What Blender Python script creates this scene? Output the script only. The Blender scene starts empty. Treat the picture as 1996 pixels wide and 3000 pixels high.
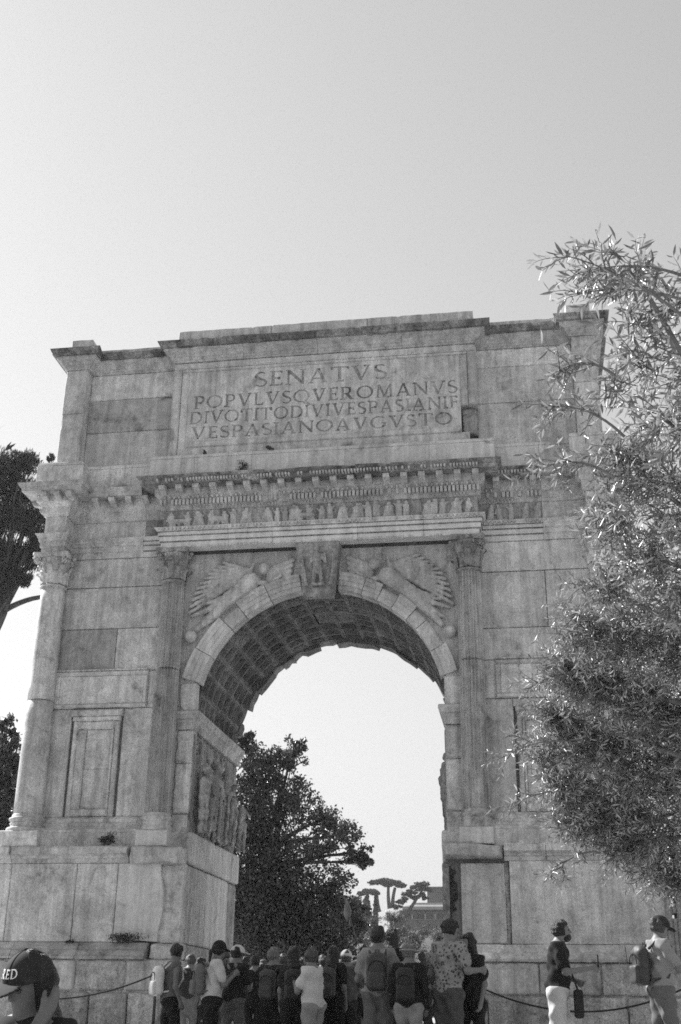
import bpy, math, random
import numpy as np
from mathutils import Vector, Matrix

random.seed(7)
rng = np.random.default_rng(7)
scene = bpy.context.scene
COL = scene.collection

# ------------------------------------------------------------------ camera
CAM = np.array([4.289, -24.2436, -0.2118])
CR = np.array([0.98830408, 0.15202725, 0.01194839])
CU = np.array([0.04824095, -0.38600956, 0.92123256])
CF = np.array([-0.14466464, 0.9098815, 0.38882876])
FPX, PW, PH = 3455.4888, 1996.0, 3000.0
cam_data = bpy.data.cameras.new('camera')
cam = bpy.data.objects.new('camera', cam_data)
COL.objects.link(cam)
cam_data.sensor_fit = 'VERTICAL'
cam_data.sensor_height = 36.0
cam_data.sensor_width = 24.0
cam_data.lens = FPX / PH * 36.0
cam_data.clip_start = 0.1
cam_data.clip_end = 6000
cam.matrix_world = Matrix(((CR[0], CU[0], -CF[0], CAM[0]), (CR[1], CU[1], -CF[1], CAM[1]),
                           (CR[2], CU[2], -CF[2], CAM[2]), (0, 0, 0, 1)))
scene.camera = cam

# ------------------------------------------------------------------ light
SUN_DIR = Vector((-0.86, 0.40, 0.80)).normalized()          # towards the sun
SUN_EL = math.asin(SUN_DIR.z)
SUN_AZ = math.atan2(SUN_DIR.x, SUN_DIR.y)
world = bpy.data.worlds.new('World')
scene.world = world
world.use_nodes = True
wn, wl = world.node_tree.nodes, world.node_tree.links
wn.clear()
sky = wn.new('ShaderNodeTexSky')
sky.sky_type = 'NISHITA'
sky.sun_disc = False
sky.sun_elevation = SUN_EL
sky.sun_rotation = SUN_AZ
sky.air_density = 2.0
sky.dust_density = 0.6
sky.ozone_density = 1.0
sep = wn.new('ShaderNodeSeparateColor')
wl.new(sky.outputs[0], sep.inputs[0])
m1 = wn.new('ShaderNodeMath'); m1.operation = 'MULTIPLY'; m1.inputs[1].default_value = 0.10   # black and white film: mostly blue and green
m2 = wn.new('ShaderNodeMath'); m2.operation = 'MULTIPLY'; m2.inputs[1].default_value = 0.30
m3 = wn.new('ShaderNodeMath'); m3.operation = 'MULTIPLY'; m3.inputs[1].default_value = 0.60
a1 = wn.new('ShaderNodeMath'); a2 = wn.new('ShaderNodeMath')
wl.new(sep.outputs[0], m1.inputs[0]); wl.new(sep.outputs[1], m2.inputs[0]); wl.new(sep.outputs[2], m3.inputs[0])
wl.new(m1.outputs[0], a1.inputs[0]); wl.new(m2.outputs[0], a1.inputs[1])
wl.new(a1.outputs[0], a2.inputs[0]); wl.new(m3.outputs[0], a2.inputs[1])
bg = wn.new('ShaderNodeBackground'); bg.inputs['Strength'].default_value = 0.07
wo = wn.new('ShaderNodeOutputWorld')
wl.new(a2.outputs[0], bg.inputs['Color']); wl.new(bg.outputs[0], wo.inputs['Surface'])

sun_data = bpy.data.lights.new('sun', 'SUN')
sun_data.energy = 5.0
sun_data.angle = math.radians(0.5)
sun_data.color = (1.0, 1.0, 1.0)
sun = bpy.data.objects.new('sun', sun_data)
COL.objects.link(sun)
sun.rotation_euler = (-SUN_DIR).to_track_quat('-Z', 'Y').to_euler()

scene.view_settings.view_transform = 'Standard'
scene.view_settings.look = 'None'
scene.view_settings.exposure = 0.98
scene.view_settings.gamma = 1.0
scene.view_settings.use_curve_mapping = False
scene.cycles.use_denoising = False        # the photograph is grainy film
scene.cycles.max_bounces = 6
scene.cycles.diffuse_bounces = 4
scene.cycles.transparent_max_bounces = 4
scene.cycles.sample_clamp_indirect = 4.0
scene.cycles.filter_width = 1.65          # the soft focus of the lens

HAZE = 0.0003               # density of the air

# ------------------------------------------------------------------ helpers
def ray(px, py):
    v = CF * FPX + CR * (px - PW / 2) - CU * (py - PH / 2)
    return v / np.linalg.norm(v)

def at_y(px, py, y):
    v = ray(px, py)
    return Vector(CAM + v * ((y - CAM[1]) / v[1]))

def at_d(px, py, dist):
    return Vector(CAM + ray(px, py) * dist)

def GZ(y):
    return float(np.interp(y, [-90, -24.2, -17, -10.5, -5, -1, 5, 900], [-4.3, -1.80, -1.38, -0.97, -0.76, -0.60, -0.55, -0.9]))

def tag(o, label=None, cat=None, group=None, kind=None):
    if label: o['label'] = label
    if cat: o['category'] = cat
    if group: o['group'] = group
    if kind: o['kind'] = kind
    return o

def empty(name, loc=(0, 0, 0), rz=0, parent=None):
    o = bpy.data.objects.new(name, None)
    o.empty_display_size = 0.3
    COL.objects.link(o)
    o.location = loc
    o.rotation_euler = (0, 0, rz)
    if parent: o.parent = parent
    return o

def link(name, me, parent=None):
    o = bpy.data.objects.new(name, me)
    COL.objects.link(o)
    if parent: o.parent = parent
    return o

def mesh_from(name, verts, faces, mats, smooth=False, fmat=None):
    me = bpy.data.meshes.new(name)
    me.from_pydata([tuple(map(float, v)) for v in verts], [], faces)
    for m in (mats if isinstance(mats, (list, tuple)) else [mats]):
        me.materials.append(m)
    if smooth: me.polygons.foreach_set('use_smooth', [True] * len(me.polygons))
    if fmat is not None: me.polygons.foreach_set('material_index', list(map(int, fmat)))
    me.update()
    return me

class MB:
    """collects shapes into one mesh"""
    def __init__(self): self.v, self.f, self.s = [], [], []
    def add(self, vs, fs, smooth=False):
        b = len(self.v)
        self.v += [tuple(map(float, p)) for p in vs]
        self.f += [tuple(i + b for i in f) for f in fs]
        self.s += [smooth] * len(fs)
        return self
    def box(self, x0, x1, y0, y1, z0, z1, jit=0.0):
        j = lambda: random.uniform(-jit, jit) if jit else 0.0
        vs = [(x + j(), y + j(), z + j()) for z in (z0, z1) for y in (y0, y1) for x in (x0, x1)]
        return self.add(vs, [(0, 2, 3, 1), (4, 5, 7, 6), (0, 1, 5, 4), (2, 6, 7, 3), (0, 4, 6, 2), (1, 3, 7, 5)])
    def block(self, x0, x1, y0, y1, z0, z1, ch=0.012, jit=0.004, worn=1.0):
        """stone block: worn, chipped outline on the front face (y0), plain behind"""
        rr = random
        out = []
        def edge(p, q):
            L = math.hypot(q[0] - p[0], q[1] - p[1]); n = max(2, min(14, int(L / .14)))
            for i in range(n):
                t = i / n + (rr.uniform(-.3, .3) / n if i else 0)
                out.append((p[0] + (q[0] - p[0]) * t, p[1] + (q[1] - p[1]) * t, i == 0))
        edge((x0, z0), (x1, z0)); edge((x1, z0), (x1, z1)); edge((x1, z1), (x0, z1)); edge((x0, z1), (x0, z0))
        cx, cz = (x0 + x1) / 2, (z0 + z1) / 2
        hw, hh = (x1 - x0) / 2, (z1 - z0) / 2
        M, Fr = [], []
        for (x, z, corner) in out:
            w = ch + abs(rr.gauss(0, .45)) * ch * worn
            if rr.random() < .10 * worn: w += rr.uniform(.5, 2.2) * min(.02, hw * .25, hh * .25)
            if corner: w += rr.uniform(0, 1.2) * min(ch, .012) * worn
            w = min(w, hw * .45, hh * .45)
            ix = max(-hw + w, min(hw - w, x - cx)); iz = max(-hh + w, min(hh - w, z - cz))
            M.append((x, y0 + min(ch, .02) + w * .5, z)); Fr.append((cx + ix, y0 + rr.uniform(-jit, jit) * .5, cz + iz))
        n = len(out)
        B = [(x, y1, z) for (x, z, c) in out]
        f = [tuple(range(n - 1, -1, -1)), tuple(range(2 * n, 3 * n))]
        for k in range(n):
            m = (k + 1) % n
            f += [(k, m, m + n, k + n), (k + n, m + n, m + 2 * n, k + 2 * n)]
        return self.add(B + M + Fr, f)
    def lathe(self, prof, n=24, c=(0, 0), caps=True, smooth=True):
        vs, fs = [], []
        for (r, z) in prof:
            for k in range(n):
                a = 2 * math.pi * k / n
                vs.append((c[0] + r * math.cos(a), c[1] + r * math.sin(a), z))
        for i in range(len(prof) - 1):
            for k in range(n):
                k2 = (k + 1) % n
                fs.append((i * n + k, i * n + k2, (i + 1) * n + k2, (i + 1) * n + k))
        if caps:
            fs.append(tuple(range(n - 1, -1, -1)))
            fs.append(tuple((len(prof) - 1) * n + k for k in range(n)))
        return self.add(vs, fs, smooth)
    def tube(self, pts, radii, n=8, caps=True, smooth=True):
        pts = [Vector(p) for p in pts]
        if isinstance(radii, (int, float)): radii = [radii] * len(pts)
        vs, fs = [], []
        up = Vector((0.13, 0.21, 0.97))
        for i, p in enumerate(pts):
            d = (pts[min(i + 1, len(pts) - 1)] - pts[max(i - 1, 0)]).normalized()
            a = d.cross(up)
            if a.length < 1e-3: a = d.cross(Vector((1, 0, 0)))
            a.normalize(); b = d.cross(a)
            for k in range(n):
                t = 2 * math.pi * k / n
                vs.append(p + (a * math.cos(t) + b * math.sin(t)) * radii[i])
        for i in range(len(pts) - 1):
            for k in range(n):
                k2 = (k + 1) % n
                fs.append((i * n + k, (i + 1) * n + k, (i + 1) * n + k2, i * n + k2))
        if caps:
            fs.append(tuple(range(n)))
            fs.append(tuple((len(pts) - 1) * n + k for k in range(n - 1, -1, -1)))
        return self.add(vs, fs, smooth)
    def ball(self, c, r, nu=10, nv=7):
        r = (r, r, r) if isinstance(r, (int, float)) else r
        vs, fs = [(c[0], c[1], c[2] - r[2])], []
        for i in range(1, nv):
            t = -math.pi / 2 + math.pi * i / nv
            for k in range(nu):
                a = 2 * math.pi * k / nu
                vs.append((c[0] + r[0] * math.cos(t) * math.cos(a), c[1] + r[1] * math.cos(t) * math.sin(a), c[2] + r[2] * math.sin(t)))
        vs.append((c[0], c[1], c[2] + r[2]))
        for k in range(nu):
            k2 = (k + 1) % nu
            fs.append((0, 1 + k2, 1 + k))
            for i in range(nv - 2):
                fs.append((1 + i * nu + k, 1 + i * nu + k2, 1 + (i + 1) * nu + k2, 1 + (i + 1) * nu + k))
            fs.append((1 + (nv - 2) * nu + k, 1 + (nv - 2) * nu + k2, len(vs) - 1))
        return self.add(vs, fs, True)
    def sweep(self, path, prof, out=1, capends=True, wear=0.0, chips=0.05):
        """mouldings: prof [(p, z)] pushed out from a plan path [(x, y)] with mitred corners; wear rounds and chips the edges"""
        n = len(path)
        nr = []
        for i in range(n - 1):
            dx, dy = path[i + 1][0] - path[i][0], path[i + 1][1] - path[i][1]
            L = math.hypot(dx, dy)
            nr.append((dy / L * out, -dx / L * out))
        st = []                                          # stations along the path: point and offset direction
        for i in range(n):
            if i == 0: o = nr[0]
            elif i == n - 1: o = nr[-1]
            else:
                a, b = nr[i - 1], nr[i]
                o = (a[0] + b[0], a[1] + b[1]) if abs(a[0] * b[0] + a[1] * b[1]) < 0.5 else a
            st.append((path[i], o))
            if wear and i < n - 1:
                L = math.hypot(path[i + 1][0] - path[i][0], path[i + 1][1] - path[i][1])
                k = int(L / .09) if abs(path[i + 1][1] - path[i][1]) < 1.5 else 0
                pm = max(p for p, z in prof)
                for j in range(1, k):
                    t = j / k
                    if L * t < pm * 1.02 + .02 or L * (1 - t) < pm * 1.02 + .02: continue      # stay clear of inner mitres
                    st.append(((path[i][0] + (path[i + 1][0] - path[i][0]) * t, path[i][1] + (path[i + 1][1] - path[i][1]) * t), nr[i]))
        vs, fs = [], []
        m = len(prof); pm = max(p for p, z in prof); zs = [z for p, z in prof]
        prev = [0.0] * m
        for (pt, o) in st:
            hit = random.random() < chips if wear else False
            dpt = random.uniform(1.5, 5) * wear if hit else 0.0
            for k, (p, z) in enumerate(prof):
                dp = dz = 0.0
                if wear and p > 0:
                    prev[k] = prev[k] * .5 + random.gauss(0, wear * .5)
                    dp = min(prev[k], wear * .4) - (dpt if p > pm * .8 else 0)
                    dz = random.gauss(0, wear * .18)
                q = max(p + dp, -.3 if p < 0 else 0.0)
                vs.append((pt[0] + o[0] * q, pt[1] + o[1] * q, z + dz))
        N = len(st)
        for i in range(N - 1):
            for k in range(m - 1):
                q = (i * m + k, (i + 1) * m + k, (i + 1) * m + k + 1, i * m + k + 1)
                fs.append(q if out > 0 else q[::-1])
        if capends:
            fs.append(tuple(range(m)) if out < 0 else tuple(range(m - 1, -1, -1)))
            e = (N - 1) * m
            fs.append(tuple(e + k for k in range(m - 1, -1, -1)) if out < 0 else tuple(e + k for k in range(m)))
        return self.add(vs, fs)
    def mesh(self, name, mat):
        me = mesh_from(name, self.v, self.f, mat)
        me.polygons.foreach_set('use_smooth', self.s)
        return me
    def build(self, name, mat, parent=None, loc=None):
        o = link(name, self.mesh(name, mat), parent)
        if loc is not None: o.location = loc
        return o

def copy_tree(o, parent=None):
    c = o.copy()
    COL.objects.link(c)
    c.parent = parent
    for ch in list(o.children): copy_tree(ch, c)
    return c

# ---- implicit surfaces for everything carved or alive ------------------------------
def _prim(pr, P):
    if pr['t'] == 'c':                                  # tapered capsule, optional flattening along an axis
        a, b = np.array(pr['a'], np.float32), np.array(pr['b'], np.float32)
        s = np.array(pr.get('s', (1, 1, 1)), np.float32)
        q = (P - a) * s
        ba = (b - a) * s
        h = np.clip((q @ ba) / max(float(ba @ ba), 1e-9), 0, 1)
        e = np.sqrt(((q - h[..., None] * ba) ** 2).sum(-1)) - (pr['r'][0] + (pr['r'][1] - pr['r'][0]) * h)
        return e / max(s)
    q = P - np.array(pr['c'], np.float32)
    if 'R' in pr: q = q @ np.array(pr['R'], np.float32)
    if pr['t'] == 'e':                                  # ellipsoid
        R = np.array(pr['r'], np.float32)
        k0 = np.sqrt(((q / R) ** 2).sum(-1))
        k1 = np.sqrt(((q / (R * R)) ** 2).sum(-1))
        return k0 * (k0 - 1) / np.maximum(k1, 1e-6)
    q = np.abs(q) - (np.array(pr['r'], np.float32) - pr['rd'])      # rounded box
    return np.sqrt((np.maximum(q, 0) ** 2).sum(-1)) + np.minimum(q.max(-1), 0) - pr['rd']

def _sdf(prims, G, lo, h):
    """smooth union over a grid; every primitive is only worked out near itself"""
    n = np.array(G.shape[:3])
    d = np.full(n, 0.5, np.float32)
    for pr in prims:
        k = pr.get('k', 0.03)
        a, b = _bounds([pr], k + 4 * h)
        i0 = np.clip(((a - lo) / h).astype(int), 0, n); i1 = np.clip(((b - lo) / h).astype(int) + 2, 0, n)
        sl = tuple(slice(x, y) for x, y in zip(i0, i1))
        e = _prim(pr, G[sl]).astype(np.float32)
        D = d[sl]
        t = np.clip(0.5 + 0.5 * (D - e) / k, 0, 1)
        d[sl] = D + (e - D) * t - k * t * (1 - t)
    return d

def _bounds(prims, pad):
    lo, hi = np.full(3, 1e9), np.full(3, -1e9)
    for pr in prims:
        if pr.get('op') == 'cut': continue
        if pr['t'] == 'c':
            s = np.array(pr.get('s', (1, 1, 1)), float)
            R = max(pr['r']) / s
            lo = np.minimum(lo, np.minimum(pr['a'], pr['b']) - R); hi = np.maximum(hi, np.maximum(pr['a'], pr['b']) + R)
        else:
            R = np.array(pr['r'], float)
            if 'R' in pr: R = np.full(3, np.linalg.norm(R))
            lo = np.minimum(lo, np.array(pr['c']) - R); hi = np.maximum(hi, np.array(pr['c']) + R)
    return lo - pad, hi + pad

def implicit(prims, h, clip=None, warp=None):
    """surface nets over a smooth union of primitives -> verts, quads"""
    lo, hi = _bounds(prims, 2.5 * h)
    n = np.maximum(np.ceil((hi - lo) / h).astype(int) + 1, 4)
    ax = [lo[i] + h * np.arange(n[i]) for i in range(3)]
    G = np.stack(np.meshgrid(*ax, indexing='ij'), -1).astype(np.float32)
    D = _sdf(prims, G, lo, h)
    near = np.abs(D) < 0.2                                 # only these can come to lie on the surface
    Q = G[near]
    if warp is not None: D[near] += warp(Q).astype(np.float32)
    if clip is not None: D[near] = np.maximum(D[near], clip(Q).astype(np.float32))
    if clip is not None and (~near & (D < 0)).any():
        m = ~near & (D < 0); D[m] = np.maximum(D[m], clip(G[m]).astype(np.float32))
    ins = D < 0
    c = [(i, j, k) for i in (0, 1) for j in (0, 1) for k in (0, 1)]
    sh = lambda A, o: A[o[0]:n[0] - 1 + o[0], o[1]:n[1] - 1 + o[1], o[2]:n[2] - 1 + o[2]]
    cnt = sum(sh(ins, o).astype(np.int8) for o in c)
    act = (cnt > 0) & (cnt < 8)
    I = np.argwhere(act)
    vid = np.full(act.shape, -1, np.int64)
    vid[act] = np.arange(len(I))
    acc = np.zeros((len(I), 3)); w = np.zeros(len(I))
    for o1 in c:
        for axn in range(3):
            if o1[axn]: continue
            o2 = list(o1); o2[axn] = 1
            d1 = sh(D, o1)[act]; d2 = sh(D, o2)[act]
            m = (d1 < 0) != (d2 < 0)
            t = np.where(m, d1 / np.where(m, d1 - d2, 1), 0)
            p = np.tile(np.array(o1, float), (len(I), 1)); p[:, axn] = t
            acc += p * m[:, None]; w += m
    V = lo + h * (I + acc / np.maximum(w, 1)[:, None])
    F = []
    for axn in range(3):
        b, cc = (axn + 1) % 3, (axn + 2) % 3
        sl0 = [slice(None)] * 3; sl1 = [slice(None)] * 3
        sl0[axn] = slice(0, n[axn] - 1); sl1[axn] = slice(1, n[axn])
        s0, s1 = ins[tuple(sl0)], ins[tuple(sl1)]
        E = np.argwhere(s0 != s1)
        E = E[(E[:, b] > 0) & (E[:, cc] > 0) & (E[:, b] < n[b] - 1) & (E[:, cc] < n[cc] - 1)]
        if not len(E): continue
        flip = s1[E[:, 0], E[:, 1], E[:, 2]]
        def cell(db, dc):
            q = E.copy(); q[:, b] += db; q[:, cc] += dc
            return vid[q[:, 0], q[:, 1], q[:, 2]]
        Q = np.stack([cell(-1, -1), cell(0, -1), cell(0, 0), cell(-1, 0)], 1)
        Q[flip] = Q[flip][:, ::-1]
        F.append(Q)
    return V, np.concatenate(F)

def imp_mesh(name, prims, h, mat, clip=None, warp=None):
    V, F = implicit(prims, h, clip, warp)
    me = bpy.data.meshes.new(name)
    me.vertices.add(len(V)); me.vertices.foreach_set('co', V.astype(np.float32).ravel())
    me.loops.add(F.size); me.loops.foreach_set('vertex_index', F.astype(np.int32).ravel())
    me.polygons.add(len(F)); me.polygons.foreach_set('loop_start', np.arange(0, F.size, 4, dtype=np.int32))
    me.polygons.foreach_set('loop_total', np.full(len(F), 4, np.int32))
    me.polygons.foreach_set('use_smooth', np.ones(len(F), bool))
    me.materials.append(mat)
    me.update(calc_edges=True); me.validate()
    return me

def cap(a, b, r1, r2=None, **kw): return dict(t='c', a=a, b=b, r=(r1, r1 if r2 is None else r2), **kw)
def ell(c, r, **kw): return dict(t='e', c=c, r=r, **kw)
def rbox(c, r, rd, **kw): return dict(t='b', c=c, r=r, rd=rd, **kw)

# ------------------------------------------------------------------ materials
def new_mat(name):
    m = bpy.data.materials.new(name); m.use_nodes = True
    nt = m.node_tree
    for n in list(nt.nodes): nt.nodes.remove(n)
    out = nt.nodes.new('ShaderNodeOutputMaterial')
    b = nt.nodes.new('ShaderNodeBsdfPrincipled')
    nt.links.new(b.outputs[0], out.inputs[0])
    return m, nt, b

class NT:
    def __init__(self, nt): self.nt = nt
    def n(self, t, **kw):
        x = self.nt.nodes.new(t)
        for k, v in kw.items(): setattr(x, k, v)
        return x
    def l(self, a, b): self.nt.links.new(a, b)
    def math(self, op, a, b=None, clamp=False):
        x = self.n('ShaderNodeMath', operation=op, use_clamp=clamp)
        for i, v in enumerate((a, b)):
            if v is None: continue
            if isinstance(v, (int, float)): x.inputs[i].default_value = v
            else: self.l(v, x.inputs[i])
        return x.outputs[0]
    def noise(self, vec, scale, detail=6, rough=0.6, dist=0.0):
        x = self.n('ShaderNodeTexNoise')
        x.inputs['Scale'].default_value = scale; x.inputs['Detail'].default_value = detail
        x.inputs['Roughness'].default_value = rough; x.inputs['Distortion'].default_value = dist
        self.l(vec, x.inputs['Vector'])
        return x.outputs['Fac']
    def remap(self, v, a, b, c, d):
        x = self.n('ShaderNodeMapRange'); x.clamp = True
        for i, k in enumerate((a, b, c, d)): x.inputs[i + 1].default_value = k
        self.l(v, x.inputs[0])
        return x.outputs[0]
    def scaled(self, vec, s):
        x = self.n('ShaderNodeMapping'); x.inputs['Scale'].default_value = s
        self.l(vec, x.inputs[0])
        return x.outputs[0]

def stone(name, base, patch=0.25, streak=0.2, crust=0.0, grain=0.15, rand=0.12, bump=0.35, crust_scale=1.6, pits=0.0, rough=0.85):
    m, nt, b = new_mat(name); q = NT(nt)
    pos = q.n('ShaderNodeNewGeometry').outputs['Position']
    oi = q.n('ShaderNodeObjectInfo').outputs['Random']
    big = q.remap(q.noise(pos, 0.9, 7, 0.62), 0.32, 0.68, 1 - patch, 1 + patch * 0.5)
    mid = q.remap(q.noise(pos, 5.0, 8, 0.7, 0.4), 0.3, 0.7, 1 - grain, 1 + grain)
    fine = q.remap(q.noise(pos, 26.0, 4, 0.85), 0.3, 0.7, 1 - grain * 1.9, 1 + grain * 1.5)
    blot = q.remap(q.noise(q.scaled(pos, (1.0, 1.0, 0.7)), 2.6, 9, 0.72, 0.8), 0.46, 0.70, 1.0, 1.0 - patch * 1.5)
    st = q.remap(q.noise(q.scaled(pos, (5.5, 5.5, 0.35)), 1.0, 6, 0.7), 0.40, 0.70, 1.0, 1.0 - streak * 1.5)
    rn = q.remap(oi, 0, 1, 1 - rand, 1 + rand)
    spk = q.remap(q.noise(pos, 15.0, 3, 0.7, 0.3), 0.60, 0.72, 1.0, 1.0 - grain * 2.2)
    v = q.math('MULTIPLY', big, mid); v = q.math('MULTIPLY', v, spk); v = q.math('MULTIPLY', v, blot); v = q.math('MULTIPLY', v, fine); v = q.math('MULTIPLY', v, st); v = q.math('MULTIPLY', v, rn)
    if crust > 0:
        c1 = q.noise(pos, crust_scale, 9, 0.68, 0.6)
        c2 = q.remap(c1, 0.47 + 0.12 * (1 - crust), 0.62 + 0.14 * (1 - crust), 1.0, 0.34)
        v = q.math('MULTIPLY', v, c2)
    hsum = q.math('ADD', q.math('MULTIPLY', q.noise(pos, 9.0, 8, 0.7), 0.7), q.math('MULTIPLY', q.noise(pos, 45.0, 4, 0.7), 0.3))
    if pits > 0:
        vo = q.n('ShaderNodeTexVoronoi'); vo.inputs['Scale'].default_value = 14.0
        q.l(q.scaled(pos, (1, 1, 1.7)), vo.inputs['Vector'])
        pt = q.remap(vo.outputs['Distance'], 0.05, 0.22, 0.0, 1.0)
        gate = q.remap(q.noise(pos, 3.0, 4, 0.6), 0.5, 0.62, 1.0, 0.0)
        pt = q.math('MAXIMUM', pt, gate)
        v = q.math('MULTIPLY', v, q.remap(pt, 0, 1, 1 - pits, 1.0))
        hsum = q.math('ADD', hsum, q.math('MULTIPLY', pt, 0.5))
    v = q.math('MULTIPLY', v, base)
    cc = q.n('ShaderNodeCombineColor')
    for i in range(3): q.l(v, cc.inputs[i])
    q.l(cc.outputs[0], b.inputs['Base Color'])
    b.inputs['Roughness'].default_value = rough
    b.inputs['Specular IOR Level'].default_value = 0.25
    bp = q.n('ShaderNodeBump'); bp.inputs['Strength'].default_value = bump; bp.inputs['Distance'].default_value = 0.03
    q.l(hsum, bp.inputs['Height']); q.l(bp.outputs[0], b.inputs['Normal'])
    return m

def plain(name, g, rough=0.8, var=0.15, scale=12.0, spec=0.3, bump=0.0, stripes=None):
    m, nt, b = new_mat(name); q = NT(nt)
    tc = q.n('ShaderNodeTexCoord').outputs['Object']
    v = q.remap(q.noise(tc, scale, 5, 0.65), 0.3, 0.7, g * (1 - var), g * (1 + var))
    if stripes:
        vo = q.n('ShaderNodeTexVoronoi'); vo.inputs['Scale'].default_value = stripes[0]
        q.l(tc, vo.inputs['Vector'])
        s = q.remap(vo.outputs['Distance'], 0.3, 0.45, stripes[1], 1.0)
        v = q.math('MULTIPLY', v, s)
    cc = q.n('ShaderNodeCombineColor')
    for i in range(3): q.l(v, cc.inputs[i])
    q.l(cc.outputs[0], b.inputs['Base Color'])
    b.inputs['Roughness'].default_value = rough
    b.inputs['Specular IOR Level'].default_value = spec
    if bump:
        bp = q.n('ShaderNodeBump'); bp.inputs['Strength'].default_value = bump; bp.inputs['Distance'].default_value = 0.01
        q.l(q.noise(tc, scale * 4, 4, 0.6), bp.inputs['Height']); q.l(bp.outputs[0], b.inputs['Normal'])
    return m

def leafmat(name, top, under, rough=0.5, trans=0.25, spec=0.4, var=0.35):
    m, nt, b = new_mat(name); q = NT(nt)
    g = q.n('ShaderNodeNewGeometry')
    rnd = q.remap(q.noise(g.outputs['Position'], 7.0, 3, 0.6), 0.3, 0.7, 1 - var, 1 + var)
    face = q.math('ADD', q.math('MULTIPLY', g.outputs['Backfacing'], under - top), top)
    v = q.math('MULTIPLY', face, rnd)
    cc = q.n('ShaderNodeCombineColor')
    for i in range(3): q.l(v, cc.inputs[i])
    q.l(cc.outputs[0], b.inputs['Base Color'])
    b.inputs['Roughness'].default_value = rough
    b.inputs['Specular IOR Level'].default_value = spec
    tr = q.n('ShaderNodeBsdfTranslucent'); q.l(cc.outputs[0], tr.inputs[0])
    mx = q.n('ShaderNodeMixShader'); mx.inputs[0].default_value = trans
    out = [n for n in nt.nodes if n.type == 'OUTPUT_MATERIAL'][0]
    q.l(b.outputs[0], mx.inputs[1]); q.l(tr.outputs[0], mx.inputs[2]); q.l(mx.outputs[0], out.inputs[0])
    return m

S = {}
S['trav'] = stone('travertine_restored', 0.74, 0.25, 0.28, 0.14, 0.18, 0.12, 0.3, pits=0.2)
S['trav_dark'] = stone('travertine_stained', 0.53, 0.25, 0.25, 0.35, 0.15, 0.12, 0.4, pits=0.3)
S['marble'] = stone('old_marble', 0.64, 0.22, 0.30, 0.18, 0.14, 0.12, 0.45)
S['marble_pale'] = stone('clean_marble', 0.68, 0.12, 0.22, 0.05, 0.10, 0.06, 0.25)
S['crust'] = stone('crusted_marble', 0.46, 0.35, 0.30, 0.55, 0.25, 0.15, 0.7, 2.2)
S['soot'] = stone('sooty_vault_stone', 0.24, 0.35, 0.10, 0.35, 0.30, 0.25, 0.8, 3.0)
S['relief'] = stone('carved_marble', 0.46, 0.30, 0.35, 0.30, 0.25, 0.10, 0.8, 2.6)
S['rough'] = stone('rough_lower_block', 0.62, 0.30, 0.28, 0.38, 0.25, 0.18, 1.0, 1.9, pits=0.35)
S['core'] = stone('joint_mortar', 0.20, 0.3, 0.2, 0.3, 0.2, 0.1, 0.6)
S['crust_and_shade'] = stone('black_crust_and_bead_shade', 0.38, 0.45, 0.35, 0.66, 0.30, 0.25, 0.9, 1.5)  # black crust on the cornices, and painted shade on the architrave beads
S['fascia'] = stone('bright_marble', 0.74, 0.08, 0.18, 0.0, 0.10, 0.05, 0.2)
S['carved_pale'] = stone('carved_pale_marble', 0.58, 0.22, 0.25, 0.16, 0.14, 0.08, 0.4, 2.6)
S['letter'] = stone('letter_floor_grime', 0.46, 0.35, 0.3, 0.2, 0.3, 0.25, 0.5, 6.0)

# ================================================================== the arch
D = 4.2                     # depth of the arch
J, SP = 2.68, 5.65          # half width of the passage, springing height
arch = empty('triumphal_arch', (0, 0, -0.55))
tag(arch, 'huge weathered marble triumphal arch with carved Latin inscription, columns and coffered vault', 'arch')
ARCH_OFF = Vector((0, 0, 0.55))

def A(mb, name, mat, parent=None):
    o = mb.build(name, S[mat] if isinstance(mat, str) else mat, parent or arch)
    if parent is None: o.location = ARCH_OFF
    return o

def AM(me, name, parent=None, loc=(0, 0, 0)):
    o = link(name, me, parent or arch)
    o.location = Vector(loc) + (ARCH_OFF if parent is None else Vector((0, 0, 0)))
    return o

def prism(mb, poly, y0, y1, ch=0.0):
    """polygon in x, z (counter-clockwise seen from the front) between y0 (front) and y1"""
    n = len(poly)
    cx = sum(p[0] for p in poly) / n; cz = sum(p[1] for p in poly) / n
    fr = []
    for (x, z) in poly:
        L = max(math.hypot(x - cx, z - cz), 1e-6)
        fr.append((x - (x - cx) / L * ch, y0, z - (z - cz) / L * ch))
    md = [(x, y0 + ch, z) for (x, z) in poly]
    bk = [(x, y1, z) for (x, z) in poly]
    f = [tuple(range(n)), tuple(range(3 * n - 1, 2 * n - 1, -1))]
    for k in range(n):
        k2 = (k + 1) % n
        f += [(n + k, n + k2, k2, k), (2 * n + k, 2 * n + k2, n + k2, n + k)]
    return mb.add(fr + md + bk, f)

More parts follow.
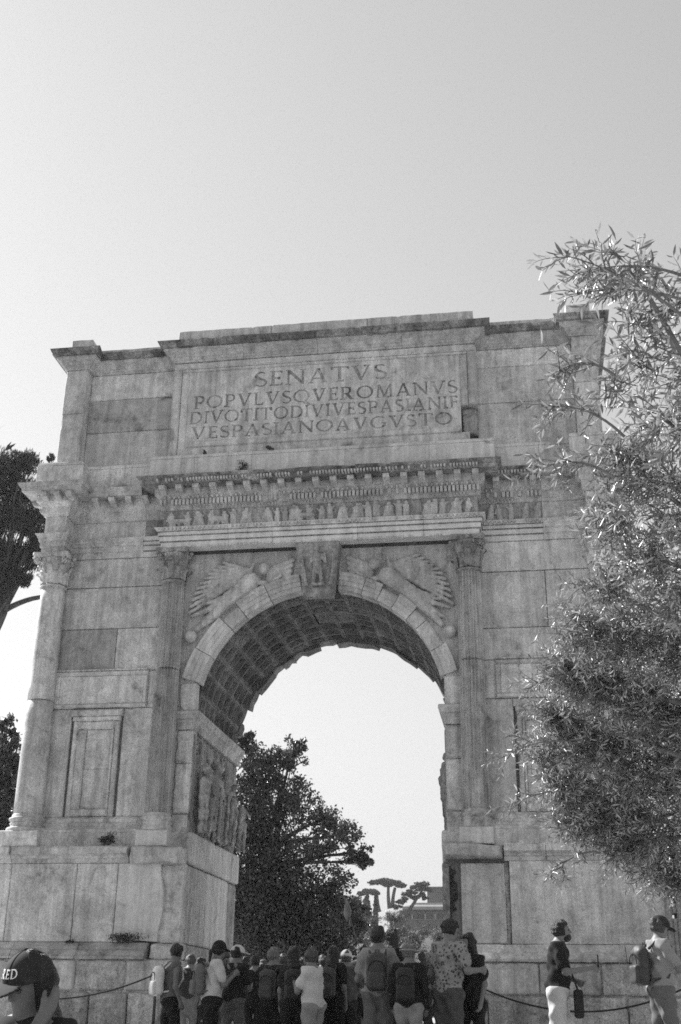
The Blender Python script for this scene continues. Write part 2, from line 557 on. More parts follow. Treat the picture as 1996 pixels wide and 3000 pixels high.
# --- cores (behind the facing stones; only seen in joints and on the far sides)
for s in (-1, 1):
    a, b = sorted((s * 6.3, s * 2.74))
    A(MB().box(a, b, 0.05, D - 0.02, -0.6, 9.25), 'pier_core', 'core')
    a, b = sorted((s * 6.55, s * 2.72))
    A(MB().box(a, b, -0.36, D + 0.3, -0.62, 2.75), 'podium_core', 'core')
    a, b = sorted((s * 6.85, s * 2.52))
    A(MB().box(a, b, -0.66, -0.362, -0.62, 0.64), 'lower_core', 'rough')
mb = MB()
NS = 40
for yy in ((0.05, D - 0.02),):
    vs, fs = [], []
    for y in yy:
        for k in range(NS + 1):
            t = math.pi * k / NS
            vs.append((-2.84 * math.cos(t), y, SP + 2.84 * math.sin(t)))
        for k in range(NS + 1):
            vs.append((-2.9 + 5.8 * k / NS, y, 9.26))
    n1 = NS + 1
    for k in range(NS):
        fs.append((k, k + 1, n1 + k + 1, n1 + k))
        o2 = 2 * n1
        fs.append((o2 + k + 1, o2 + k, o2 + n1 + k, o2 + n1 + k + 1))
        fs.append((k, o2 + k, o2 + k + 1, k + 1))
        fs.append((n1 + k, n1 + k + 1, o2 + n1 + k + 1, o2 + n1 + k))
    mb.add(vs, fs)
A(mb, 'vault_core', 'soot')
A(MB().box(-6.28, 6.28, 0.06, D - 0.02, 9.24, 14.2), 'attic_core', 'core')

# --- facing blocks of the outer bays -------------------------------------------------
def wblock(x0, x1, z0, z1, mat='trav', y=0.0, th=0.10, ch=0.008, name='wall_block', jit=0.003):
    g = 0.004
    return A(MB().block(x0 + g, x1 - g, y + random.uniform(-0.006, 0.006), y + th, z0 + g, z1 - g, ch, jit), name, mat)

def bay(s):
    X = lambda a, b: tuple(sorted((s * a, s * b)))
    L = s < 0
    wblock(*X(5.98, 3.04), 8.57, 9.262, 'trav')
    if L:
        wblock(*X(5.98, 3.04), 7.59, 8.56, 'trav')
        wblock(*X(5.98, 4.585), 6.61, 7.585, 'trav_dark'); wblock(*X(4.58, 3.04), 6.61, 7.585, 'trav')
    else:
        wblock(*X(4.9, 3.04), 7.3, 8.56, 'trav'); wblock(*X(5.98, 4.905), 7.3, 8.56, 'trav')
        wblock(*X(5.98, 3.04), 6.61, 7.295, 'trav')
    # framed band
    wblock(*X(5.98, 3.04), 5.78, 6.605, 'trav', y=0.01)
    bx0, bx1 = X(5.87, 3.76)
    pan = A(MB().block(bx0 + .1, bx1 - .1, -0.035, 0.05, 5.87, 6.50, 0.01), 'band_panel', 'trav')
    for (a, b, c, d) in ((bx0, bx1, 6.50, 6.60), (bx0, bx1, 5.78, 5.87), (bx0, bx0 + .1, 5.872, 6.498), (bx1 - .1, bx1, 5.872, 6.498)):
        A(MB().block(a, b, -0.075, 0.05, c, d, 0.02, 0.002), 'band_frame', 'trav')
    A(MB().block(bx0 + .02, bx1 - .02, -0.10, 0.02, 6.60, 6.635, 0.012, 0.003), 'band_frame', 'trav')
    # wall around the blind window
    n0, n1 = (5.435, 4.27) if L else (5.27, 4.10)
    wblock(*X(5.98, n0), 3.46, 5.775, 'trav'); wblock(*X(n0, n1), 5.60, 5.775, 'trav')
    wblock(*X(n1, 3.04), 3.46, 5.775, 'trav')
    f0, f1 = X(n0, n1)
    win = empty('blind_window', tuple(ARCH_OFF), parent=arch)
    win.name = 'blind_window'
    def W(mb, nm): return A(mb, nm, 'trav', win)
    i0, i1 = f0 + .36, f1 - .22
    if not L: i0, i1 = f0 + .22, f1 - .36
    W(MB().block(f0 - .0, f1 + .0, -0.10, 0.05, 5.60, 5.745, 0.03), 'window_head')
    W(MB().block(f0 + .04, f1 - .04, -0.07, 0.05, 5.50, 5.598, 0.03), 'window_head')
    for (a, b, y, z0, z1) in ((f0 + .06, f0 + .17, -.03, 3.46, 5.498), (f1 - .17, f1 - .06, -.03, 3.46, 5.498)):
        W(MB().block(a, b, y, 0.09, z0, z1, 0.015), 'window_jamb')
    m0, m1 = f0 + .172, f1 - .172
    W(MB().block(m0, m1, -0.045, 0.09, 5.32, 5.497, 0.025), 'window_lintel')
    W(MB().block(m0, i0, -0.05, 0.09, 3.63, 5.318, 0.02), 'window_frame')
    W(MB().block(i1, m1, -0.05, 0.09, 3.63, 5.318, 0.02), 'window_frame')
    W(MB().block(m0, m1, -0.05, 0.09, 3.47, 3.628, 0.02), 'window_sill')
    W(MB().block(i0 + .002, i1 - .002, 0.035, 0.10, 3.632, 4.47, 0.006), 'window_panel')
    W(MB().block(i0 + .002, i1 - .002, 0.03, 0.10, 4.474, 5.316, 0.006), 'window_panel')
    # plinth and base moulding of the bay
    path = [X(5.85, 3.45)[0], X(5.85, 3.45)[1]]
    prof = [(-.05, 2.787), (.30, 2.787), (.30, 3.10), (.31, 3.11), (.29, 3.17), (.22, 3.19), (.20, 3.23), (.22, 3.26), (.18, 3.31), (.12, 3.33), (.10, 3.40), (.03, 3.455), (-.05, 3.46)]
    A(MB().sweep([(path[0], 0), (path[1], 0)], prof, wear=.008), 'bay_plinth', 'trav')

for s in (-1, 1): bay(s)

# --- columns -------------------------------------------------------------------------
def shaft(r0, r1, z0, z1, flutes, seed, nz=9):
    n = 20 * 8 if flutes else 40
    mb = MB(); vs, fs = [], []
    rr = random.Random(seed)
    for i in range(nz):
        t = i / (nz - 1)
        z = z0 + (z1 - z0) * t
        r = r0 + (r1 - r0) * t + 0.008 * math.sin(math.pi * t)
        for k in range(n):
            a = 2 * math.pi * k / n
            d = 0.0
            if flutes:
                ph = (k % 8) / 8
                d = -0.060 * max(0.0, math.sin(math.pi * ph)) ** 0.55 * (1 + rr.uniform(-.2, .2))
            vs.append(((r + d) * math.cos(a), (r + d) * math.sin(a), z))
    for i in range(nz - 1):
        for k in range(n):
            k2 = (k + 1) % n
            fs.append((i * n + k, i * n + k2, (i + 1) * n + k2, (i + 1) * n + k))
    fs.append(tuple(range(n - 1, -1, -1))); fs.append(tuple((nz - 1) * n + k for k in range(n)))
    return mb.add(vs, fs, not flutes)

def capital(w, r, h, worn, seed):
    """composite capital from z = 0 to z = h, half abacus width w"""
    rr = random.Random(seed)
    mb = MB()
    mb.lathe([(r + .035, -0.045), (r + .035, -0.01), (r, 0.0), (r * .98, .1), (r * 1.05, h * .45), (r * 1.2, h * .7), (r * 1.45, h * .84), (r * 1.4, h * .86)], 24)
    def leaf(ang, zb, zt, r0, wd):
        pts = []
        for t in (0, .35, .7, .9, 1.0, .96):
            z = zb + (zt - zb) * t
            out = r0 + .03 + .05 * t * t + (.055 if t > .85 else 0) + (.02 if t == 0.96 else 0)
            ww = wd * (1 - .35 * t * t)
            pts.append((out, ww, z - (.035 if t == .96 else 0)))
        vs, fs = [], []
        ca, sa = math.cos(ang), math.sin(ang)
        for (o, ww, z) in pts:
            for q, b in ((-1, 0), (-.5, .012), (0, -.006), (.5, .012), (1, 0)):
                x, y = o + b, q * ww
                vs.append((x * ca - y * sa, x * sa + y * ca, z + rr.uniform(-.006, .006)))
        for i in range(len(pts) - 1):
            for k in range(4):
                fs.append((i * 5 + k, i * 5 + k + 1, (i + 1) * 5 + k + 1, (i + 1) * 5 + k))
        mb.add(vs, fs, True)
    for k in range(8):
        if rr.random() > worn * .5: leaf(2 * math.pi * k / 8 + math.pi / 8, .01, h * .40, r, .085)
        if rr.random() > worn * .5: leaf(2 * math.pi * k / 8, .03, h * .64, r * 1.02, .08)
    for k in range(4):
        a = math.pi / 4 + k * math.pi / 2
        c, s_ = math.cos(a), math.sin(a)
        R = w * 1.18
        if rr.random() < worn * .4: continue
        for side in (-1, 1):
            q = []
            for t in range(15):
                th = t / 14 * 3.4 * math.pi
                rad = .092 * (1 - t / 17)
                q.append((R - .06 + rad * math.cos(th + .5), side * .035, h * .76 + rad * math.sin(th + .5)))
            q = [(x * c - y * s_, x * s_ + y * c, z) for x, y, z in q]
            mb.tube(q, [.026 * (1 - t / 26) for t in range(15)], 5)
        mb.ball((c * (R - .06), s_ * (R - .06), h * .76), (.05, .05, .05), 6, 4)
    # egg ring
    for k in range(16):
        a = 2 * math.pi * k / 16
        mb.ball((math.cos(a) * r * 1.4, math.sin(a) * r * 1.4, h * .79), (.035, .035, .05), 6, 4)
    # abacus with concave sides
    pl = []
    for k in range(4):
        a0 = math.pi / 4 + k * math.pi / 2
        for t in range(6):
            f_ = t / 5
            p0 = (math.cos(a0) * w * 1.36, math.sin(a0) * w * 1.36); p1 = (math.cos(a0 + math.pi / 2) * w * 1.36, math.sin(a0 + math.pi / 2) * w * 1.36)
            x, y = p0[0] + (p1[0] - p0[0]) * (.06 + .88 * f_), p0[1] + (p1[1] - p0[1]) * (.06 + .88 * f_)
            b = 1 - .13 * math.sin(math.pi * f_)
            pl.append((x * b, y * b))
    m = len(pl)
    vs = [(x * .93, y * .93, h * .86) for x, y in pl] + [(x, y, h * .92) for x, y in pl] + [(x, y, h * .995) for x, y in pl]
    fs = [tuple(range(m - 1, -1, -1)), tuple(range(2 * m, 3 * m))]
    for i in (0, 1):
        for k in range(m):
            k2 = (k + 1) % m
            fs.append((i * m + k, i * m + k2, (i + 1) * m + k2, (i + 1) * m + k))
    mb.add(vs, fs)
    for a in (-math.pi / 2, 0, math.pi / 2, math.pi):
        mb.ball((math.cos(a) * w * .95, math.sin(a) * w * .95, h * .91), (.06, .06, .05), 7, 5)
    return mb

COLY = -0.22
def column(x, inner, s, seed):
    c = empty('engaged_column', (x, COLY, ARCH_OFF.z), parent=arch)
    if inner: r0, r1, pw, aw, mt, cm = .270, .240, .335, .385, 'marble', 'relief'
    else: r0, r1, pw, aw, mt, cm = .305, .262, .42, .44, 'trav', 'trav'
    def P(mb, nm, m): return A(mb, nm, m, c)
    P(MB().block(-pw, pw, -pw, pw, 2.79, 3.115, 0.012, .006), 'plinth', 'marble_pale' if inner else 'trav')
    R = r0
    k = pw / 1.0
    P(MB().lathe([(k * .96, 3.117), (k * 1.0, 3.135), (k * 1.0, 3.175), (k * .95, 3.20), (R + .045, 3.21), (R + .03, 3.235), (R + .03, 3.255), (R + .05, 3.275), (R + .05, 3.29),
                  (R + .035, 3.30), (R + .03, 3.32), (R + .05, 3.335), (R + .075, 3.36), (R + .07, 3.395), (R + .04, 3.41), (R + .02, 3.425), (R + .02, 3.44), (R + .004, 3.48)], 36), 'base', mt)
    zj = 6.53 if inner else 5.9
    sh1 = P(shaft(r0, r0 + (r1 - r0) * .6, 3.48, zj - .012, inner, seed), 'shaft_drum', mt)
    sh2 = P(shaft(r0 + (r1 - r0) * .6 + .006, r1, zj + .012, 8.50, inner, seed + 1), 'shaft_drum', mt)
    P(MB().lathe([(r0 * .8, zj - .02), (r0 * .8, zj + .02)], 24), 'drum_joint', 'core')
    cp = P(capital(aw, r1, 9.262 - 8.54, .75 if inner else .15, seed + 5), 'capital', cm)
    cp.location = (0, 0, 8.54)
    # pilaster strip the column is engaged in
    return c

column(-6.10, False, -1, 11); column(-3.283, True, -1, 21)
column(3.283, True, 1, 31); column(6.10, False, 1, 41)
# small dowel holes cut in the inner capitals (dark square blocks set flush)
for x in (-3.30, 3.30):
    A(MB().box(x - .035, x + .035, COLY - .40, COLY - .2, 8.93, 9.03), 'dowel_hole', 'core')

# --- podium, pier by pier --------------------------------------------------------------
def rough_block(x0, x1, y0, y1, z0, z1, seed, amp=.03, h=.05, mat='rough', name='lower_block'):
    rr = np.random.default_rng(seed)
    fr = rr.normal(0, 1, (10, 3)); fr /= np.linalg.norm(fr, axis=1)[:, None]
    sc = rr.uniform(5, 26, 10); ph = rr.uniform(0, 6.28, 10)
    cen = np.array([(x0 + x1) / 2, (y0 + y1) / 2, (z0 + z1) / 2]); hf = np.array([(x1 - x0) / 2, (y1 - y0) / 2, (z1 - z0) / 2])
    cuts = []                                            # flat chips knocked off edges and corners of the front
    for i in range(int(4 + amp * 90)):
        p = cen + hf * rr.choice([-1, 1], 3) * np.array([rr.uniform(.2, 1), 1, rr.uniform(.2, 1)]); p[1] = y0
        e = rr.integers(0, 2) * 2
        p[e] = cen[e] + hf[e] * rr.choice([-1, 1])
        nrm = np.array([0.0, -1.0, 0.0]); nrm[e] = np.sign(p[e] - cen[e]); nrm += rr.normal(0, .35, 3); nrm /= np.linalg.norm(nrm)
        cuts.append((p - nrm * rr.uniform(.15, 1.0) * amp * .9, nrm, rr.uniform(.08, .3), p))
    def warp(P):
        a = np.zeros(len(P))
        for i in range(10): a += (np.abs(np.sin((P @ fr[i]) * sc[i] + ph[i])) - .75) * amp * 2.6 / (sc[i] + 4)
        for (q, nrm, R, p) in cuts:
            d = (P - q) @ nrm
            fall = np.clip(1.4 - np.linalg.norm(P - p, axis=1) / R, 0, 1)
            a = np.maximum(a, np.where(d > 0, d * fall, 0))
        return a
    me = imp_mesh(name, [rbox(((x0 + x1) / 2, (y0 + y1) / 2, (z0 + z1) / 2), ((x1 - x0) / 2, (y1 - y0) / 2, (z1 - z0) / 2), .03)], h, S[mat], warp=warp)
    return AM(me, name)

def podium(s):
    L = s < 0
    X = lambda a, b: tuple(sorted((s * a, s * b)))
    # lower courses
    g = .008
    low = [6.95, 5.55, 4.22, 3.46, 2.46] if L else [6.95, 5.9, 4.7, 3.4, 2.46]
    mid = [6.9, 5.98, 4.56, 3.55, 2.44] if L else [6.9, 5.47, 4.35, 3.35, 2.44]
    for i in range(4):
        a, b = X(low[i], low[i + 1]); rough_block(a + g, b - g, -.78, -.2, -.62, .045, 100 + i + (50 if L else 0), .035)
        a, b = X(mid[i], mid[i + 1]); rough_block(a + g, b - g, -.72, -.2, .075, .632, 200 + i + (50 if L else 0), .018, mat='marble' if (i + L) % 3 else 'rough')
    # base moulding, three stones
    bm = [(-.3, .645), (.25, .645), (.26, .69), (.22, .71), (.19, .76), (.16, .80), (.10, .83), (.08, .88), (.02, .955), (-.3, .957)]
    for (a, b) in ((6.72, 5.95), (5.94, 4.6), (4.59, 3.2)):
        a, b = X(a, b)
        A(MB().sweep([(a, -.5), (b, -.5)], bm, wear=.016, chips=.1), 'base_moulding', 'trav_dark' if L else 'trav')
    a, b = X(3.18, 2.5); rough_block(a, b, -.62, -.2, .64, .95, 300 + L, .13, .03, 'marble', 'broken_base_moulding')
    # die slabs
    if L:
        for (a, b, m) in ((-6.72, -6.21, 'trav'), (-6.2, -4.81, 'trav'), (-4.80, -3.94, 'trav')):
            A(MB().block(a, b, -.5 + random.uniform(-.008, .008), -.3, .962, 2.468, .01), 'podium_slab', m)
        poly = [(-3.93, .963), (-3.6, .963), (-3.45, 1.0), (-3.03, .97), (-3.02, 1.15), (-2.97, 1.4), (-2.94, 1.7), (-2.96, 1.95), (-3.03, 2.2), (-3.05, 2.466), (-3.93, 2.466)]
        A(prism(MB(), poly, -.49, -.3, .012), 'podium_slab', 'marble_pale')
        rough_block(-3.06, -2.58, -.40, -.1, .95, 2.47, 311, .08, .03, 'marble', 'eroded_pier_block')
    else:
        rough_block(2.58, 2.93, -.36, -.1, .95, 2.47, 312, .08, .03, 'crust', 'eroded_pier_block')
        rough_block(3.79, 3.88, -.44, -.2, .95, 2.47, 313, .05, .03, 'crust', 'eroded_pier_block')
        A(MB().block(2.95, 3.80, -.42, -.3, .97, 2.44, .012), 'podium_slab', 'marble')
        for (a, b) in ((3.885, 6.72),):
            A(MB().block(a, b, -.5 + random.uniform(-.004, .004), -.3, .962, 2.468, .006), 'podium_slab', 'trav')
    a, b = X(6.72, 6.70)
    A(MB().box(*X(6.70, 6.4), -.3, D + .35, .962, 2.468), 'podium_side', 'trav')
    # cornice
    pc = [(-.2, 2.472), (.0, 2.472), (.03, 2.50), (.035, 2.545), (.08, 2.56), (.10, 2.60), (.16, 2.625), (.205, 2.64), (.205, 2.75), (.19, 2.78), (-.2, 2.785)]
    if L: A(MB().sweep([(-6.72, D + .3), (-6.72, -.5), (-6.22, -.5)], pc, wear=.015), 'podium_cornice', 'trav')
    else: A(MB().sweep([(5.3, -.5), (6.72, -.5), (6.72, D + .3)], pc, wear=.01), 'podium_cornice', 'trav')
    for (a, b) in (((6.21, 4.95), (4.94, 3.72)) if L else ((5.29, 4.6), (4.59, 3.80))):
        a, b = X(a, b); A(MB().sweep([(a, -.5), (b, -.5)], pc, wear=.018, chips=.14), 'podium_cornice', 'marble' if L else 'trav')
    a, b = X(3.70 if L else 3.78, 2.62)
    rough_block(a, b, -.70, -.1, 2.44 if L else 2.52, 2.785, 320 + L, .15, .03, 'marble', 'broken_cornice_stone')
    # upper pier strip beside the passage
    a, b = X(3.05, J)
    for (z0, z1, m) in ((2.79, 3.5, 'marble'), (3.505, 4.55, 'trav'), (4.555, 5.26, 'trav'), (5.665, 6.30, 'trav')):
        wblock(a, b - (.02 if z0 < 3 else 0), z0, z1, m, y=-.02, th=.3, name='pier_block', ch=.02)
    # impost moulding round the pier corner and into the passage
    ip = [(-.1, 5.265), (.015, 5.265), (.02, 5.40), (.05, 5.42), (.06, 5.47), (.10, 5.49), (.12, 5.56), (.13, 5.58), (.13, 5.64), (.11, 5.66), (-.1, 5.66)]
    if L: A(MB().sweep([(-3.05, -.02), (-J, -.02), (-J, D)], ip, wear=.012, chips=.1), 'impost', 'marble')
    else: A(MB().sweep([(J, D), (J, -.02), (3.05, -.02)], ip, wear=.012, chips=.1), 'impost', 'marble')
    # passage wall: plinth, slabs, ledge, carved panel
    xs = s * J
    def jb(z0, z1, proud, y0, y1, seed, mat='marble', amp=.02, nm='passage_block'):
        a, b = sorted((xs - s * proud, xs + s * .2))
        rough_block(a, b, y0, y1, z0, z1, seed, amp, .05, mat, nm)
    jb(-.62, .93, .22, -.15, 2.0, 400 + L, 'rough'); jb(-.62, .93, .20, 2.02, D + .1, 402 + L, 'rough')
    jb(.95, 2.47, .10, -.08, 1.35, 404 + L, 'marble', .05); jb(.95, 2.47, .10, 1.37, 3.3, 406 + L, 'marble_pale', .04); jb(.95, 2.47, .06, 3.32, D + .05, 408 + L, 'crust', .08)
    jb(2.49, 3.15, .12, -.02, 1.9, 410 + L, 'marble', .07); jb(2.49, 3.15, .10, 1.92, D + .1, 412 + L, 'marble_pale', .12)
    # carved panel: crowded figures in deep relief, much of it broken
    rr = random.Random(77 + s)
    dp = 1.7 if s < 0 else .35
    pr = [rbox((xs + s * .10, 2.1, 4.2), (.06, 2.02, 1.06), .02)]
    y = .34
    while y < 4.05:
        hgt = rr.uniform(1.1, 1.55); bx = xs - s * rr.uniform(.0, .13) * dp
        lean = rr.uniform(-.14, .14); w_ = rr.uniform(.8, 1.25)
        pr.append(cap((bx + s * .03, y, 3.2), (bx, y + lean * .5, 3.2 + hgt * .5), .06 * w_, .09 * w_, k=.03))
        pr.append(cap((bx, y + lean * .5, 3.2 + hgt * .5), (bx - s * .02, y + lean, 3.2 + hgt * .80), .09 * w_, .11 * w_, k=.03))
        if rr.random() < .8: pr.append(ell((bx - s * .03 * dp, y + lean * 1.2, 3.2 + hgt), (.08, .08, .10), k=.02))
        for q_ in range(3):                             # folds of the cloaks
            yy = y + rr.uniform(-.09, .09)
            pr.append(cap((bx - s * .05 * dp, yy, 3.18), (bx - s * .07 * dp, yy + lean * .6 + rr.uniform(-.05, .05), 3.2 + hgt * rr.uniform(.4, .75)), .026, .03, k=.012))
        pr.append(cap((bx - s * .05 * dp, y + lean, 3.2 + hgt * .8), (bx - s * .09 * dp, y + rr.uniform(-.25, .3), 3.2 + hgt * rr.uniform(.45, 1.05)), .045, .03, k=.02))
        y += rr.uniform(.26, .38)
    for i in range(7):
        yy = rr.uniform(.4, 3.8); pr.append(cap((xs + s * .02, yy, 4.5), (xs, yy + rr.uniform(-.5, .5), 5.15), .03, .03, k=.02))
    wf = lambda P: .014 * np.sin(P[:, 1] * 23 + 1) * np.sin(P[:, 2] * 19) + .010 * np.sin(P[:, 1] * 47 - P[:, 2] * 39)
    AM(imp_mesh('relief_panel', pr, .028, S['relief'], clip=lambda P: np.maximum(3.16 - P[:, 2], P[:, 2] - 5.25), warp=wf), 'relief_panel')
    # broken, blackened corner of the passage
    a, b = sorted((xs - s * .02, xs + s * .22))
    rough_block(a, b, .0, .26, 3.0, 5.2, 420 + L, .10, .035, 'crust', 'eroded_corner')
    a, b = sorted((s * 2.74, s * 2.585))
    rough_block(a, b, -.37, -.10, .95, 2.46, 424 + L, .09, .035, 'crust', 'eroded_corner')
for s in (-1, 1): podium(s)

# --- spandrel walls, archivolt, keystone ------------------------------------------------
RO = 3.05
for s in (-1, 1):
    vs, fs = [], []
    n = 26
    t0, t1 = math.radians(6), math.radians(90)
    for k in range(n + 1):
        t = t0 + (t1 - t0) * k / n
        r = 2.80
        vs.append((s * r * math.cos(t), 0.0, SP + r * math.sin(t)))
    for k in range(n + 1):
        t = t0 + (t1 - t0) * k / n
        # outer boundary: the rectangle edge hit by the same angle
        c_, s_ = math.cos(t), math.sin(t)
        q = min(3.06 / max(c_, 1e-6), (9.262 - SP) / max(s_, 1e-6))
        vs.append((s * q * c_, 0.0, SP + q * s_))
    m = n + 1
    for k in range(n):
        f = (k, m + k, m + k + 1, k + 1)
        fs.append(f if s > 0 else f[::-1])
    back = [(x, .06, z) for x, y, z in vs]
    A(MB().add(vs, [f[::-1] for f in fs] if False else fs).add(back, [f[::-1] for f in fs]), 'spandrel_wall', 'marble')

def voussoir(a0, a1, mat, worn, seed):
    rr = random.Random(seed)
    dr = rr.uniform(-.012, .012); dy = rr.uniform(-.012, .006)
    if worn:
        prof = [(2.685 + dr, .30), (2.685 + dr, -.03 + dy), (2.95 + dr, -.06 + dy), (2.99 + dr, -.04 + dy), (2.99 + dr, .05)]
    else:
        prof = [(2.68, .30), (2.68, -.03 + dy), (2.775, -.03 + dy), (2.78, -.06 + dy), (2.88, -.06 + dy), (2.885, -.09 + dy), (2.96, -.09 + dy), (2.985, -.13 + dy), (3.045 + dr, -.14 + dy), (3.05 + dr, .05)]
    vs, fs = [], []
    N = 4; m = len(prof)
    for i in range(N + 1):
        a = a0 + (a1 - a0) * i / N
        for (r, y) in prof:
            vs.append((r * math.cos(a), y, SP + r * math.sin(a)))
    for i in range(N):
        for k in range(m - 1):
            fs.append((i * m + k, (i + 1) * m + k, (i + 1) * m + k + 1, i * m + k + 1)[::-1])
    fs.append(tuple(range(m))); fs.append(tuple(N * m + k for k in range(m - 1, -1, -1)))
    return A(MB().add(vs, fs), 'voussoir', mat)

ang = [13.6, 26, 38.5, 45, 54, 62, 70, 81.5]
for i in range(len(ang) - 1):
    voussoir(math.radians(ang[i] + .15), math.radians(ang[i + 1] - .15), 'marble_pale' if i in (0, 3) else 'marble', i in (1, 2, 4), 500 + i)
ang = [13.6, 27, 43, 52, 66, 81.5]
for i in range(len(ang) - 1):
    voussoir(math.radians(180 - ang[i + 1] + .15), math.radians(180 - ang[i] - .15), 'marble_pale' if i in (0, 1) else 'marble', i in (2,), 520 + i)

# far archivolt: uneven blocks whose broken edges bite into the sky
rr = random.Random(5)
a = 8.0
while a < 172:
    st = rr.uniform(6, 13)
    a2 = min(a + st, 172)
    rin = 2.68 + rr.choice([-.06, -.03, .0, -.05, .06, -.09, .03]) + (-.06 if 78 < a < 92 else 0)
    vs, fs = [], []
    N = 3
    for i in range(N + 1):
        t = math.radians(a - .15 + (a2 - a + .3) * i / N)
        ri = rin + rr.uniform(-.03, .03)
        for (r, y) in ((ri, D - .35), (ri, D + rr.uniform(-.02, .12)), (3.0, D + .05), (3.0, D - .35)):
            vs.append((r * math.cos(t), y, SP + r * math.sin(t)))
    for i in range(N):
        for k in range(4):
            k2 = (k + 1) % 4
            fs.append((i * 4 + k, (i + 1) * 4 + k, (i + 1) * 4 + k2, i * 4 + k2))
    fs += [(3, 2, 1, 0), tuple(N * 4 + k for k in range(4))]
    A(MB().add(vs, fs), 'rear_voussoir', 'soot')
    a = a2

# keystone: a tapering scroll console carrying a small standing figure
ks = empty('keystone', tuple(ARCH_OFF), parent=arch)
prof = [(.02, 8.10), (-.16, 8.11), (-.24, 8.17), (-.26, 8.25), (-.22, 8.33), (-.20, 8.45), (-.24, 8.62), (-.32, 8.80), (-.40, 8.95), (-.45, 9.06), (-.45, 9.15), (-.47, 9.17), (-.47, 9.262), (.05, 9.262)]
vs, fs = [], []
for sx in (-1, 1):
    for (y, z) in prof:
        hw = .33 + (.49 - .33) * (z - 8.1) / (9.26 - 8.1)
        vs.append((sx * hw, y, z))
m = len(prof)
for k in range(m):
    k2 = (k + 1) % m
    fs.append((k, k2, m + k2, m + k)[::-1])
fs += [tuple(range(m)), tuple(range(2 * m - 1, m - 1, -1))]
A(MB().add(vs, fs), 'console_block', 'relief', ks)
for sx in (-1, 1):
    A(MB().add([(sx * (.31 + (.45 - .31) * t + w_), y_ - .035 * (w_ != 0) , z_) for (t, y_, z_) in ((0, -.22, 8.33), (.35, -.22, 8.55), (.65, -.33, 8.85), (.9, -.45, 9.1)) for w_ in (-.09, -.045, 0)],
               [q for i in range(3) for q in ((i * 3, i * 3 + 1, i * 3 + 4, i * 3 + 3), (i * 3 + 1, i * 3 + 2, i * 3 + 5, i * 3 + 4))]), 'console_rib', 'relief', ks)
fg = [cap((-.10, -.33, 8.36), (-.06, -.36, 8.62), .035, .05), cap((.09, -.33, 8.36), (.05, -.36, 8.62), .035, .05), cap((0, -.39, 8.66), (0, -.46, 8.92), .09, .105, k=.05),
      ell((0, -.50, 9.08), (.055, .06, .075)), cap((-.1, -.46, 8.93), (-.17, -.43, 8.72), .035, .03), cap((.1, -.46, 8.93), (.18, -.45, 8.80), .035, .03), cap((.18, -.45, 8.8), (.16, -.47, 8.98), .03, .028),
      cap((-.12, -.30, 8.34), (.12, -.30, 8.34), .035, .035)]
AM(imp_mesh('keystone_figure', fg, .012, S['relief'], warp=lambda P: .007 * np.sin(P[:, 0] * 70) * np.sin(P[:, 2] * 60) + .004 * np.sin(P[:, 2] * 140 + P[:, 0] * 50)), 'keystone_figure', ks)
sc = A(MB().lathe([(.06, -.30), (.10, -.28), (.12, -.1), (.10, .1), (.12, .28), (.06, .30)], 14), 'console_scroll', 'relief', ks)
sc.rotation_euler = (0, math.pi / 2, 0); sc.location = (0, -.17, 8.20)

